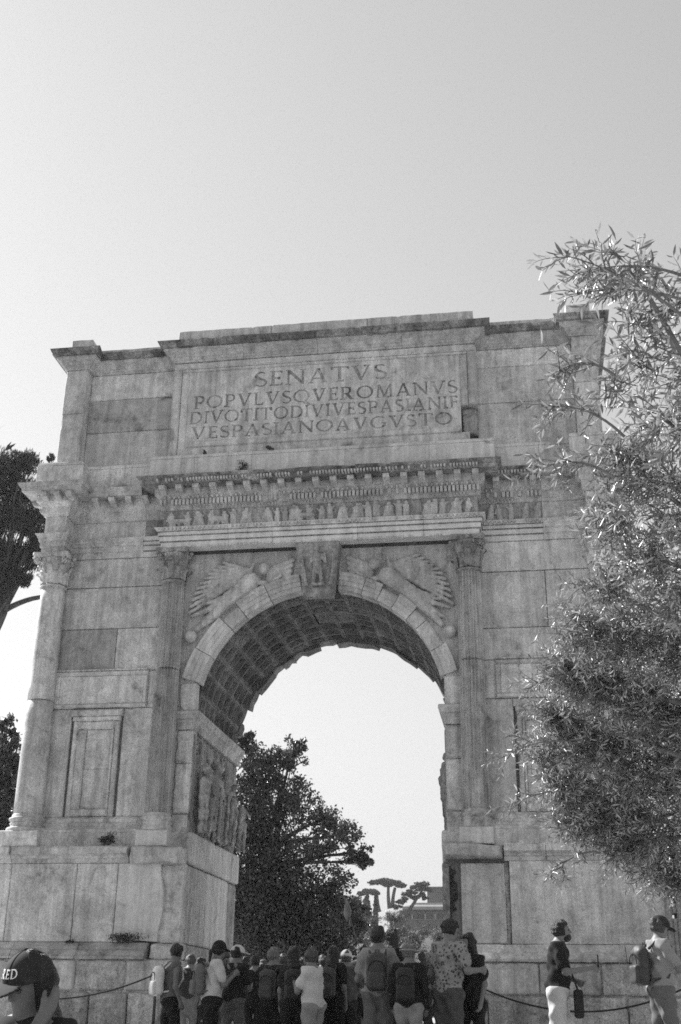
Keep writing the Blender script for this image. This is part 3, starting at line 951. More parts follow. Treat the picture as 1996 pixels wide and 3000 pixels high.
# winged figures carved in the spandrels
def victory(s):
    rr = random.Random(31 + s)
    P = lambda x, z, y=-.03: (s * x, y * 1.9, z)
    pr = [rbox((s * 1.9, .045, 8.3), (1.16, .04, .9), .01)]
    foot = (2.72, 7.48) if s < 0 else (2.66, 7.40)
    hip, sho, hd = (1.98, 8.12), (1.52, 8.52), (1.24, 8.80)
    pr += [cap(P(*foot), P(2.32, 7.80, -.06), .06, .11, k=.04), cap(P(2.32, 7.8, -.06), P(*hip, -.08), .11, .18, k=.05),
           cap(P(2.62, 7.68), P(2.1, 8.02, -.04), .04, .10, k=.04), cap(P(*hip, -.07), P(*sho, -.09), .18, .19, k=.06),
           ell(P(*hd, -.10), (.12, .11, .14), k=.02), cap(P(1.42, 8.5, -.09), P(1.10, 8.42, -.10), .06, .05, k=.03), cap(P(1.10, 8.42, -.10), P(.86, 8.62, -.09), .05, .04, k=.03),
           cap(P(1.6, 8.62, -.06), P(1.5, 8.95, -.06), .05, .04, k=.03)]
    # near wing: a fan of long feathers
    for i in range(11):
        f_ = i / 10
        ex, ez = 2.20 + .72 * math.sin(f_ * 1.5), 9.02 - 1.18 * f_ + .12 * math.sin(f_ * 3)
        pr.append(cap(P(1.62 + .25 * f_, 8.80 - .28 * f_, -.05), P(min(ex, 2.93), ez, -.035), .062, .040, k=.010, s=(1, .8, 1)))
    for i in range(5):                     # second wing reaching to the keystone
        f_ = i / 4
        pr.append(cap(P(1.15, 8.78 - .06 * i, -.03), P(.62 + .02 * i, 9.02 - .13 * i, -.03), .07, .06, k=.012))
    for i in range(9):                     # blown drapery
        f_ = i / 8
        x0, z0 = hip[0] + .05 + .1 * f_, hip[1] + .12 - .25 * f_
        x1, z1 = 2.55 + rr.uniform(-.1, .32), 8.05 - .55 * f_ + rr.uniform(-.05, .08)
        mx, mz = (x0 + x1) / 2 + .04, (z0 + z1) / 2 - .07
        pr.append(cap(P(x0, z0, -.06), P(mx, mz, -.08), .045, .05, k=.018)); pr.append(cap(P(mx, mz, -.08), P(min(x1, 2.9), z1, -.03), .05, .03, k=.018))
    for i in range(5):
        f_ = i / 4
        pr.append(cap(P(1.75 + .1 * f_, 8.45 - .1 * f_, -.1), P(2.12 + .06 * f_, 8.0 - .02 * f_, -.11), .035, .03, k=.015))
    def clip(Q):
        r = np.hypot(Q[:, 0], Q[:, 2] - SP)
        return np.maximum.reduce([3.035 - r, Q[:, 2] - 9.24, np.abs(Q[:, 0]) - 3.02, .55 - np.abs(Q[:, 0])])
    ph = rr.uniform(0, 6)
    warp = lambda Q: .005 * np.sin(Q[:, 0] * 31 + ph) * np.sin(Q[:, 2] * 27) + .004 * np.sin(Q[:, 0] * 11 - Q[:, 2] * 63)
    AM(imp_mesh('winged_victory_relief', pr, .020, S['carved_pale'], clip, warp), 'winged_victory_relief')
    A(MB().ball((s * 2.84, -.12, 7.30 if s < 0 else 7.22), (.14, .13, .14), 16, 11), 'globe', 'marble')
for s in (-1, 1): victory(s)

# --- coffered vault -----------------------------------------------------------------
NA, NY = 18, 8
da = math.pi / NA
hu = (2.68) * math.tan(da / 2); y0v, y1v = .32, D - .34
hv = (y1v - y0v) / NY / 2
def ringq(levels):
    vs, fs = [], []
    for (iu, w) in levels:
        a, b = hu - iu, hv - iu
        vs += [(-a, -b, w), (a, -b, w), (a, b, w), (-a, b, w)]
    for i in range(len(levels) - 1):
        for k in range(4):
            k2 = (k + 1) % 4
            fs.append((i * 4 + k, i * 4 + k2, (i + 1) * 4 + k2, (i + 1) * 4 + k))
    e = (len(levels) - 1) * 4
    fs.append((e, e + 1, e + 2, e + 3))
    return vs, fs
cof = MB().add(*ringq([(0, -.16), (0, 0), (.045, .0), (.05, -.03), (.075, -.03), (.08, -.06), (.105, -.06), (.11, -.12)]))
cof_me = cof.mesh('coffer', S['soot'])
ro = MB()
for k in range(6):
    a = k * math.pi / 3
    ro.ball((.055 * math.cos(a), .055 * math.sin(a), -.105), (.035, .035, .03), 6, 4)
ro.ball((0, 0, -.085), (.03, .03, .035), 6, 4)
ro_me = ro.mesh('rosette', S['soot'])
for i in range(NA):
    t = da * (i + .5)
    for j in range(NY):
        if i in (8, 9) and j in (3, 4): continue
        y = y0v + hv * (2 * j + 1)
        nrm = Vector((-math.cos(t), 0, -math.sin(t)))          # towards the vault axis
        ux = Vector((-math.sin(t), 0, math.cos(t)))
        vy = nrm.cross(ux)
        o = link('coffer', cof_me, arch)
        M = Matrix((ux, vy, nrm)).transposed().to_4x4()
        jit = random.uniform(-.012, .012)
        M.translation = Vector((2.68 * math.cos(t), y, SP + 2.68 * math.sin(t))) + nrm * (jit - .004) + ARCH_OFF
        o.matrix_local = M
        if random.random() < .8:
            link('rosette', ro_me, o)
# relief panel at the crown of the vault
pr = [rbox((0, D / 2 - .0, SP + 2.735), (hu * 1.95, hv * 2.0, .05), .01)]
for (a, b, r) in (((-.2, 2.0, 8.33), (.2, 2.2, 8.33), .09), ((0, 1.85, 8.32), (0, 2.4, 8.32), .07), ((-.3, 2.3, 8.34), (-.1, 1.9, 8.34), .05), ((.3, 2.3, 8.34), (.1, 1.9, 8.34), .05)):
    pr.append(cap(a, b, r, r * .7))
AM(imp_mesh('crown_relief', pr, .03, S['soot']), 'crown_relief')

# --- entablature ----------------------------------------------------------------------
YE = -.52
ARCHI = [(-.3, 9.264), (0, 9.264), (0, 9.392), (.012, 9.396), (.012, 9.410), (.035, 9.413), (.035, 9.520), (.047, 9.523), (.047, 9.537), (.07, 9.54), (.07, 9.615), (.085, 9.62), (.10, 9.66), (.14, 9.70), (.14, 9.712), (-.3, 9.713)]
FRIEZE = [(-.3, 9.716), (-.02, 9.716), (-.02, 10.154), (-.3, 10.155)]
CORN = [(-.3, 10.158), (.0, 10.158), (.02, 10.17), (.045, 10.225), (.06, 10.235), (.06, 10.375), (.09, 10.385), (.15, 10.465), (.18, 10.475), (.18, 10.635), (-.3, 10.636)]
CORONA = [(-.3, 10.638), (.44, 10.638), (.45, 10.66), (.45, 10.725), (.47, 10.735), (.50, 10.765), (.53, 10.81), (.53, 10.825), (-.3, 10.97)]
BEADS = [[(-.1, z - .001), (p + .004, z - .001), (p + .012, z + .010), (p + .004, z + .021), (-.1, z + .021)] for (z, p) in ((9.388, .010), (9.516, .045), (9.612, .08))]
def seg_paths(xo, xi, xc, yr, yw, cuts):
    """plan path pieces: end return, corner ressaut, wing, centre ressaut, wing, corner ressaut, end return"""
    g = .003
    L = [[(-xo, D), (-xo, yr), (-xi, yr), (-xi, yw), (-xc - .56 - g, yw)], [(-xc - .56 + g, yw), (-xc, yw), (-xc, yr), (cuts[0] - g, yr)]]
    for a, b in zip(cuts[:-1], cuts[1:]): L.append([(a + g, yr), (b - g, yr)])
    L += [[(cuts[-1] + g, yr), (xc, yr), (xc, yw), (4.92 - g, yw)], [(4.92 + g, yw), (xi, yw), (xi, yr), (xo, yr), (xo, D)]]
    return L
for i, p in enumerate(seg_paths(6.37, 5.83, 3.55, YE, -.02, [-2.0, -1.0, .9, 2.35])):
    n_ = 6
    end = i == 0 or i == n_
    A(MB().sweep(p, ARCHI, wear=.006, chips=.03), 'architrave_stone', 'trav' if end else 'fascia')
    if not end:
        for bd in BEADS: A(MB().sweep(p, bd), 'bead_moulding', 'crust_and_shade')  # beads coloured dark in place of the shade between the fasciae
    A(MB().sweep(p, FRIEZE), 'frieze_stone', 'trav' if end else 'relief')
    A(MB().sweep(p, CORN, wear=.010), 'cornice_stone', 'trav' if end else 'marble')
    A(MB().sweep(p, CORONA, wear=.022, chips=.12), 'corona_stone', 'trav_dark' if end else 'crust_and_shade')
# carved rows too fine to pick apart
def row(name, xa, xb, step, fn, mat):
    mb = MB(); x = xa; k = 0
    while x < xb:
        if random.random() > (.10 if math.sin(x * 2.3 + step * 40) < .6 else .45): fn(mb, x)
        x += step; k += 1
    o = A(mb, name, mat); o['kind'] = 'stuff'; return o
for (xa, xb, yf) in ((-3.60, 3.60, YE), (3.72, 4.90, -.02)):
    row('dentil_row', xa, xb, .088, lambda mb, x: mb.box(x, x + .056, yf - .155, yf - .05, 10.245, 10.365, .003), 'marble')
    row('egg_row', xa, xb, .11, lambda mb, x: mb.ball((x, yf - .135, 10.425), (.036, .04, .045), 6, 5), 'marble')
    row('leaf_row', xa, xb, .075, lambda mb, x: mb.add([(x, yf - .02, 10.165), (x + .055, yf - .02, 10.165), (x + .055, yf - .075, 10.225), (x, yf - .075, 10.225), (x + .027, yf - .09, 10.19)], [(0, 1, 4), (1, 2, 4), (2, 3, 4), (3, 0, 4)]), 'marble')
    row('lotus_row', xa, xb, .092, lambda mb, x: mb.box(x, x + .05, yf - .155, yf - .05, 9.64, 9.698, .006), 'marble')
    row('corona_leaf_row', xa, xb, .07, lambda mb, x: mb.box(x, x + .042, yf - .535, yf - .4, 10.665, 10.722, .005), 'marble')
row('soffit_bead_row', -2.85, 2.85, .075, lambda mb, x: mb.box(x, x + .045, YE - .012, YE + .05, 9.27, 9.30, .003), 'marble')
mo = MB()
mo.sweep([(0, -.075), (0, .075)], [(-.02, .0), (.26, .02)], 1, False)
mo = MB()
pf = [(-.20, .12), (-.24, .11), (-.25, .06), (-.22, .02), (-.15, .005), (-.05, -.02), (.02, -.05), (.02, .12)]
vs = [(sx * .07, y, z) for sx in (-1, 1) for (y, z) in pf]; m = len(pf)
mo.add(vs, [(k, (k + 1) % m, m + (k + 1) % m, m + k) for k in range(m)] + [tuple(range(m - 1, -1, -1)), tuple(range(m, 2 * m))])
mo_me = mo.mesh('modillion', S['marble'])
x = -3.5
while x < 3.55:
    if random.random() > .12:
        o = AM(mo_me, 'modillion', None, (x, YE - .18, 10.515))
    x += .39
for x in (-6.30, -5.98, -5.70): AM(mo_me, 'modillion', None, (x, YE - .18, 10.515))
for x in (-5.25, -4.85, -4.45, -4.05, 3.95, 4.35, 4.75, 5.2): AM(mo_me, 'modillion', None, (x, -.02 - .18, 10.515))
for y in (-.3, .15, .6, 1.05):
    o = AM(mo_me, 'modillion', None, (-6.37 - .18, y, 10.515)); o.rotation_euler = (0, 0, -math.pi / 2)
# little procession carved on the frieze
def figure(v):
    if v == 3:   # ox
        return [cap((-.10, 0, .17), (.10, 0, .18), .07, .065), ell((.17, -.01, .22), (.05, .04, .05)), cap((-.1, 0, .14), (-.11, 0, .02), .028, .02), cap((.09, 0, .14), (.1, 0, .02), .028, .02), cap((-.02, 0, .1), (0, 0, .02), .025, .02)]
    l = (-.02, .03, 0)[v]
    p = [cap((-.035, 0, .02), (-.02 + l, 0, .16), .026, .036), cap((.035, 0, .02), (.02 + l, 0, .16), .026, .036), cap((l, -.005, .17), (l * 1.5, -.01, .28), .055, .06), ell((l * 2, -.02, .365), (.036, .036, .042))]
    p.append(cap((l - .05, -.01, .28), (l - .09 + .15 * (v == 1), -.02, .18 + .15 * (v == 2)), .022, .018))
    if v == 1: p.append(cap((.09, -.02, .05), (.1, -.02, .4), .013, .013))
    return p
fig_me = [imp_mesh('frieze_figure', figure(v), .014, S['marble']) for v in range(4)]
x = -3.30
while x < 3.4:
    if random.random() > .06:
        o = AM(fig_me[random.choice([0, 1, 2, 0, 1, 2, 0, 1, 2, 3])], 'frieze_figure', None, (x, YE + .012, 9.73)); o.scale = (random.choice((-1, 1)) * random.uniform(1.0, 1.35), random.uniform(1.0, 1.5), random.uniform(.85, 1.05)); o.rotation_euler = (0, random.uniform(-.12, .12), 0)
    x += random.uniform(.13, .22)
x = 3.75
while x < 4.85:
    o = AM(fig_me[random.choice([0, 1, 2])], 'frieze_figure', None, (x, -.01, 9.73)); o.scale = (1.05, 1.1, 1.0)
    x += random.uniform(.2, .28)

# --- attic ------------------------------------------------------------------------------
YA = -.35
BASE = [(-.4, 10.85), (0, 10.85), (0, 11.455), (-.015, 11.458), (-.015, 11.468), (.0, 11.472), (-.005, 11.52), (-.03, 11.56), (-.4, 11.562)]
for i, p in enumerate(seg_paths(6.70, 5.58, 3.95, -.52, -.17, [-2.9, -1.55, .6, 2.5])):
    A(MB().sweep(p, BASE, wear=.010), 'attic_base_stone', 'trav' if i in (0, 6) else 'marble_pale')
def ablock(x0, x1, z0, z1, mat, y, name='attic_block', th=.14): return wblock(x0, x1, z0, z1, mat, y, th, .008, name)
for s in (-1, 1):
    X = lambda a, b: tuple(sorted((s * a, s * b)))
    zz = (11.565, 12.52, 13.40, 14.10) if s < 0 else (11.565, 12.68, 13.62, 14.10)
    for i in range(3):
        ablock(*X(5.80, 3.58), zz[i], zz[i + 1], ('marble', 'trav_dark', 'trav')[i] if s < 0 else 'trav', 0.0)
    # corner pilaster
    for (z0, z1) in ((11.565, 12.9), (12.905, 14.10)):
        a, b = X(6.33, 5.80)
        A(MB().block(a, b, YA, .1, z0, z1, .012), 'attic_pilaster', 'trav')
    a, b = X(6.33, 5.9)
    A(MB().box(*X(6.325, 6.0), .102, D, 11.565, 14.10), 'attic_side', 'trav')
ATC = [(-.3, 14.102), (.015, 14.102), (.02, 14.14), (.05, 14.155), (.06, 14.20), (.09, 14.215), (.10, 14.28), (.13, 14.30), (.19, 14.335), (.215, 14.345), (.215, 14.394), (-.3, 14.395)]
ATT = [(-.3, 14.397), (.29, 14.40), (.29, 14.45), (.30, 14.465), (.325, 14.49), (.34, 14.53), (.34, 14.55), (-.3, 14.60)]
for i, p in enumerate(seg_paths(6.33, 5.75, 3.62, YA, 0, [-1.9, -.1, 1.9])):
    A(MB().sweep(p, ATC, wear=.010), 'attic_cornice_stone', 'marble')
    A(MB().sweep(p, ATT, wear=.016, chips=.08), 'attic_crown_stone', 'crust_and_shade')
for (a, b, z, y) in ((-3.48, -1.2, 14.84, -.58), (-1.195, 1.1, 14.85, -.58), (1.105, 3.58, 14.85, -.58), (-5.7, -3.7, 14.67, -.25), (3.75, 5.65, 14.70, -.25), (-6.21, -5.69, 14.86, -.5), (5.70, 6.25, 14.87, -.5)):
    A(MB().block(a, b, y, y + 1.0, 14.56 if y > -.3 else 14.57, z, .012, .006), 'blocking_stone', 'marble')
A(MB().box(-6.2, 6.2, .3, D - .1, 14.1, 14.6), 'attic_roof', 'core')
# central tablet: stepped frame round the inscription
F0, F1, G0, G1 = 3.61, 3.23, 11.565, 14.10
P0, P1 = 12.0, 13.86
def fr(x0, x1, z0, z1, y, mat='marble', ch=.02): A(MB().block(x0, x1, y, .1, z0, z1, ch, .003), 'tablet_frame', mat)
fr(-F0, F0, 13.93, 14.098, YA); fr(-F0 + .2, F0 - .2, 13.86, 13.928, YA + .03)
for s in (-1, 1):
    X = lambda a, b: tuple(sorted((s * a, s * b)))
    zlo = 11.57 if s < 0 else 12.52
    a, b = X(F0, F0 - .2); fr(a, b, zlo, 13.927, YA)
    a, b = X(F0 - .202, F1); fr(a, b, zlo, 13.858, YA + .03)
fr(-F0 + .202, F0 - .202 - .0, 11.57, 11.83, YA + .01); fr(-F1 - .0, F1 + .0, 11.835, 12.0, YA + .03)
rough_block(3.25, 3.60, -.20, .0, 11.84, 12.50, 808, .08, .03, 'crust', 'broken_frame_stone')

# inscription: capitals cut through a slab, grimy floor behind
def arc(cx, cy, rx, ry, a0, a1, n): return [(cx + rx * math.cos(math.radians(a0 + (a1 - a0) * i / n)), cy + ry * math.sin(math.radians(a0 + (a1 - a0) * i / n))) for i in range(n + 1)]
def stroke(c, w):
    c = [Vector((x, y)) for x, y in c]; Lf, Rt = [], []
    for i, p in enumerate(c):
        d = (c[min(i + 1, len(c) - 1)] - c[max(i - 1, 0)]).normalized(); nn = Vector((-d.y, d.x)); k = w if isinstance(w, float) else w[i]
        Lf.append(tuple(p + nn * k / 2)); Rt.append(tuple(p - nn * k / 2))
    return Lf + Rt[::-1]
sc_ = arc(.29, .745, .22, .205, 35, 255, 10)[:-1] + arc(.29, .255, .25, .225, 75, -145, 10)
_foot = [(0, .95), (.08, .94), (.08, .06), (0, .05)]
GL = {
 'I': (.30, [[(0, 0), (.3, 0), (.3, .05), (.22, .06), (.22, .94), (.3, .95), (.3, 1), (0, 1)] + _foot]),
 'T': (.80, [[(.25, 0), (.55, 0), (.55, .05), (.47, .06), (.47, .92), (.72, .92), (.75, .8), (.8, .8), (.8, 1), (0, 1), (0, .8), (.05, .8), (.08, .92), (.33, .92), (.33, .06), (.25, .05)]]),
 'E': (.60, [[(0, 0), (.58, 0), (.6, .2), (.55, .2), (.5, .09), (.22, .09), (.22, .46), (.42, .46), (.45, .4), (.48, .4), (.48, .62), (.45, .62), (.42, .56), (.22, .56), (.22, .91), (.48, .91), (.52, .82), (.56, .82), (.56, 1), (0, 1)] + _foot]),
 'F': (.58, [[(0, 0), (.3, 0), (.3, .05), (.22, .06), (.22, .46), (.42, .46), (.45, .4), (.48, .4), (.48, .62), (.45, .62), (.42, .56), (.22, .56), (.22, .91), (.48, .91), (.52, .82), (.56, .82), (.56, 1), (0, 1)] + _foot]),
 'L': (.60, [[(0, 0), (.58, 0), (.62, .22), (.57, .22), (.5, .09), (.22, .09), (.22, .94), (.3, .95), (.3, 1), (0, 1)] + _foot]),
 'V': (.88, [[(.38, 0), (.48, 0), (.8, .94), (.88, .95), (.88, 1), (.62, 1), (.62, .95), (.71, .94), (.47, .2), (.23, .94), (.31, .95), (.31, 1), (0, 1), (0, .95), (.07, .94)]]),
 'A': (.90, [[(0, 0), (.26, 0), (.26, .05), (.17, .06), (.235, .27), (.6, .27), (.66, .06), (.58, .05), (.58, 0), (.9, 0), (.9, .05), (.82, .06), (.5, 1), (.4, 1), (.07, .06), (0, .05)], [(.265, .36), (.575, .36), (.43, .8)]]),
 'N': (.90, [[(0, 0), (.24, 0), (.24, .05), (.17, .06), (.17, .78), (.74, 0), (.83, 0), (.83, .94), (.9, .95), (.9, 1), (.66, 1), (.66, .95), (.73, .94), (.73, .24), (.2, 1), (0, 1)] + _foot]),
 'M': (1.1, [[(0, 0), (.26, 0), (.26, .05), (.18, .06), (.25, .73), (.5, 0), (.6, 0), (.84, .73), (.88, .06), (.8, .05), (.8, 0), (1.1, 0), (1.1, .05), (1.02, .06), (.94, 1), (.84, 1), (.56, .24), (.28, 1), (.17, 1), (.09, .06), (0, .05)]]),
 'P': (.66, [[(0, 0), (.3, 0), (.3, .05), (.22, .06), (.22, .42)] + arc(.36, .71, .29, .29, -90, 90, 10) + [(0, 1)] + _foot, [(.22, .51)] + arc(.35, .71, .17, .2, -90, 90, 8) + [(.22, .91)]]),
 'R': (.85, [[(0, 0), (.3, 0), (.3, .05), (.22, .06), (.22, .42), (.3, .42), (.6, 0), (.85, 0), (.85, .05), (.76, .07), (.5, .46)] + arc(.36, .71, .29, .29, -55, 90, 9) + [(0, 1)] + _foot, [(.22, .51)] + arc(.35, .71, .17, .2, -90, 90, 8) + [(.22, .91)]]),
 'D': (.88, [[(0, 0)] + arc(.38, .5, .5, .5, -90, 90, 14) + [(0, 1)] + _foot, [(.22, .09)] + arc(.36, .5, .38, .41, -90, 90, 12) + [(.22, .91)]]),
 'O': (1.0, [arc(.5, .5, .5, .5, 0, 345, 23), arc(.5, .5, .365, .41, 0, 340, 17)]),
 'Q': (1.0, [arc(.5, .5, .5, .5, -48, 280, 22) + [(.62, -.06), (.95, -.24), (1.12, -.2), (1.0, -.12)], arc(.5, .5, .365, .41, 0, 340, 17)]),
 'S': (.58, [stroke(sc_, [.07, .09, .1, .1, .1, .1, .11, .12, .13, .14] + [.14, .14, .13, .12, .1, .1, .1, .1, .1, .09, .07])]),
 'G': (.95, [arc(.5, .5, .5, .5, 48, 315, 16) + [(.9, .14), (.9, .42), (.96, .44), (.96, .48), (.66, .48), (.66, .44), (.76, .42), (.76, .17)] + arc(.5, .5, .37, .41, 312, 52, 14)]),
}
def text_outlines(word, x0, x1, z0, h, gap=.12):
    widths = [GL[c][0] for c in word]
    tot = sum(widths) + gap * (len(word) - 1)
    k = (x1 - x0) / tot
    x = x0; out = []
    for c, w in zip(word, widths):
        out.append([[(x + px * k, z0 + pz * h) for px, pz in loop] for loop in GL[c][1]])
        x += (w + gap) * k
    return out
LINES = [('SENATVS', -1.63, 1.53, 13.355, .40), ('POPVLVSQVEROMANVS', -3.08, 3.16, 12.865, .34), ('DIVOTITODIVIVESPASIANIF', -3.16, 3.17, 12.465, .325), ('VESPASIANOAVGVSTO', -3.10, 3.03, 12.065, .315)]
letters = [l for (w, a, b, z, h) in LINES for l in text_outlines(w, a, b, z, h)]
tablet = empty('inscription_tablet', tuple(ARCH_OFF), parent=arch)
def slab_with_holes(x0, x1, z0, z1, holes, th):
    cu = bpy.data.curves.new('inscription', 'CURVE'); cu.dimensions = '2D'; cu.fill_mode = 'BOTH'; cu.extrude = th / 2
    for loop in [[(x0, z0), (x1, z0), (x1, z1), (x0, z1)]] + holes:
        sp = cu.splines.new('POLY'); sp.points.add(len(loop) - 1); sp.use_cyclic_u = True
        for i, (a, b) in enumerate(loop): sp.points[i].co = (a, b, 0, 1)
    ob = bpy.data.objects.new('inscription_tmp', cu); COL.objects.link(ob)
    dg = bpy.context.evaluated_depsgraph_get()
    me = bpy.data.meshes.new_from_object(ob.evaluated_get(dg))
    bpy.data.objects.remove(ob)
    me.transform(Matrix(((1, 0, 0, 0), (0, 0, -1, 0), (0, 1, 0, 0), (0, 0, 0, 1))))
    return me
YT = YA + .075
# three slabs, joined where the photograph shows the vertical cracks
me = slab_with_holes(-F1 + .003, F1 - .003, 12.003, 13.857, [lp for l in letters for lp in l], .05)
me.materials.append(S['marble'])
sl = AM(me, 'inscribed_slab', tablet, (0, YT + .025, 0))
for li, l in enumerate(letters):
    dpt = .021 if li < 7 else (.017 if li < 24 else (.012 if li < 47 else .011))
    xs_ = [p[0] for p in l[0]]; zs_ = [p[1] for p in l[0]]
    A(MB().box(min(xs_) - .008, max(xs_) + .008, YT + dpt + random.uniform(-.004, .008), YT + .07, min(zs_) - .004, max(zs_) + .004), 'letter', 'letter' if li < 24 else 'relief', tablet)
A(MB().box(-F1, F1, YT + .072, .1, 12.0, 13.86), 'tablet_backing', 'letter', tablet)

rr = random.Random(3)
mb = MB()
for l in letters:
    for k in range(2 if rr.random() < .6 else 1):
        p = rr.choice(l[0]); q = rr.choice(l[0])
        cx_, cz_ = sum(a for a, b in l[0]) / len(l[0]), sum(b for a, b in l[0]) / len(l[0])
        x_, z_ = p[0] + (cx_ - p[0]) * .12, p[1] + (cz_ - p[1]) * .08
        r_ = rr.uniform(.014, .028)
        mb.box(x_ - r_, x_ + r_, YT - .002, YT + .03, z_ - r_ * .9, z_ + r_ * .9, .004)
o = A(mb, 'fixing_holes', 'core', tablet); o['kind'] = 'stuff'

# ================================================================== ground and distance
S['ground'] = stone('dusty_ground', 0.42, 0.22, 0.0, 0.12, 0.18, 0.0, 0.5)
S['bark'] = plain('bark', 0.09, 0.9, 0.4, 6.0, 0.1, 0.6)
S['olive_bark'] = plain('olive_bark', 0.16, 0.9, 0.3, 10.0, 0.2, 0.5)
S['olive'] = leafmat('olive_leaf', 0.16, 0.42, 0.36, 0.22, 0.6, 0.45)
S['oak'] = leafmat('evergreen_leaf', 0.09, 0.12, 0.30, 0.3, 0.5, 0.4)
S['pine'] = leafmat('pine_needle', 0.045, 0.05, 0.55, 0.10, 0.3, 0.4)
S['cypress'] = leafmat('cypress_leaf', 0.05, 0.06, 0.6, 0.10, 0.2, 0.4)
S['shrub'] = leafmat('shrub_leaf', 0.09, 0.11, 0.55, 0.2, 0.3, 0.45)
S['weed'] = leafmat('weed_leaf', 0.05, 0.06, 0.6, 0.15, 0.3, 0.4)

ys = [-90, -60, -40, -30, -24.2, -20, -17, -14, -12, -10.5, -8, -5, -3, -1, 2, 5, 15, 40, 90, 200, 900]
xs = [-700, -200, -60, -25, -12, -6, 0, 6, 12, 25, 60, 200, 700]
vs = [(x, y, GZ(y)) for y in ys for x in xs]
nx = len(xs)
fs = [(j * nx + i, j * nx + i + 1, (j + 1) * nx + i + 1, (j + 1) * nx + i) for j in range(len(ys) - 1) for i in range(nx - 1)]
tag(link('ground', mesh_from('ground', vs, fs, S['ground'], True)), kind='structure')
# wooded rise far behind
vs, fs = [], []
hx = np.linspace(-260, 330, 40)
rows = [(46, 0), (62, .18), (85, .36), (120, .58), (165, .82), (240, 1.0), (330, 1.0)]
for (y, k) in rows:
    for x in hx:
        top = 13 + 3 * math.sin(x * .02 + 1) + .8 * math.sin(x * .13)
        vs.append((x, y, GZ(y) - .3 + k * top))
for j in range(len(rows) - 1):
    for i in range(39): fs.append((j * 40 + i, j * 40 + i + 1, (j + 1) * 40 + i + 1, (j + 1) * 40 + i))
S['hill'] = stone('wooded_hill', 0.09, 0.3, 0.0, 0.3, 0.3, 0.0, 0.6)
tag(link('hill', mesh_from('hill', vs, fs, S['hill'], True)), kind='structure')

# ------------------------------------------------------------------ trees
def leaf_mesh(name, C, Dv, Wv, L, W, mat, fold=0.0):
    """diamond leaves: centres, length and width directions"""
    n = len(C)
    nrm = np.cross(Dv, Wv)
    a = C - Dv * (L / 2)[:, None]; t = C + Dv * (L / 2)[:, None]
    m = C - Dv * (L * .05)[:, None] + nrm * (fold * L)[:, None] if np.ndim(fold) else C - Dv * (L * .05)[:, None]
    l = m - Wv * (W / 2)[:, None]; r = m + Wv * (W / 2)[:, None]
    V = np.stack([a, r, t, l], 1).reshape(-1, 3)
    me = bpy.data.meshes.new(name)
    me.vertices.add(4 * n); me.vertices.foreach_set('co', V.astype(np.float32).ravel())
    me.loops.add(4 * n); me.loops.foreach_set('vertex_index', np.arange(4 * n, dtype=np.int32))
    me.polygons.add(n); me.polygons.foreach_set('loop_start', np.arange(0, 4 * n, 4, dtype=np.int32)); me.polygons.foreach_set('loop_total', np.full(n, 4, np.int32))
    me.materials.append(mat); me.update(calc_edges=True)
    return me

def unit(v): return v / np.maximum(np.linalg.norm(v, axis=1), 1e-9)[:, None]

def crown(name, clumps, per, size, aspect, mat, sub=0.28, flat=0.0, updir=0.25, radial=0.0, seed=1):
    """clumps [(centre, radius, density)]: leaves gather round sub-centres so that gaps stay between them"""
    g = np.random.default_rng(seed)
    Cs, Ds = [], []
    for (c, r, k) in clumps:
        c = np.array(c); r = np.array(r if np.ndim(r) else (r, r, r), float)
        n = int(per * k); ns = max(4, int(n / 45))
        sc = unit(g.normal(size=(ns, 3))) * (g.random(ns) ** .45)[:, None]
        idx = g.integers(0, ns, n)
        off = g.normal(0, sub * .5, (n, 3))
        p = (sc[idx] * .92 + off) * r
        Cs.append(c + p); Ds.append(unit(off * (1 if radial else .3) + g.normal(0, .5, (n, 3)) * (1 - radial) + np.array([0, 0, updir])))
    C, Dv = np.concatenate(Cs), np.concatenate(Ds)
    if flat: Dv[:, 2] *= (1 - flat); Dv = unit(Dv)
    Wv = unit(np.cross(Dv, g.normal(size=Dv.shape)))
    L = size * g.uniform(.6, 1.35, len(C))
    return leaf_mesh(name, C, Dv, Wv, L, L * aspect, mat)

def limb(mb, p0, p1, r0, r1, sag=0.1, n=6, seed=0):
    rr = random.Random(seed)
    p0, p1 = Vector(p0), Vector(p1)
    L = (p1 - p0).length
    k1 = p0.lerp(p1, .5) + Vector((rr.uniform(-.12, .12), rr.uniform(-.12, .12), sag + rr.uniform(-.05, .05))) * L
    pts = [p0.lerp(k1, t).lerp(k1.lerp(p1, t), t) for t in [i / (n - 1) for i in range(n)]]
    mb.tube(pts, [r0 + (r1 - r0) * i / (n - 1) for i in range(n)], 7)
    return pts

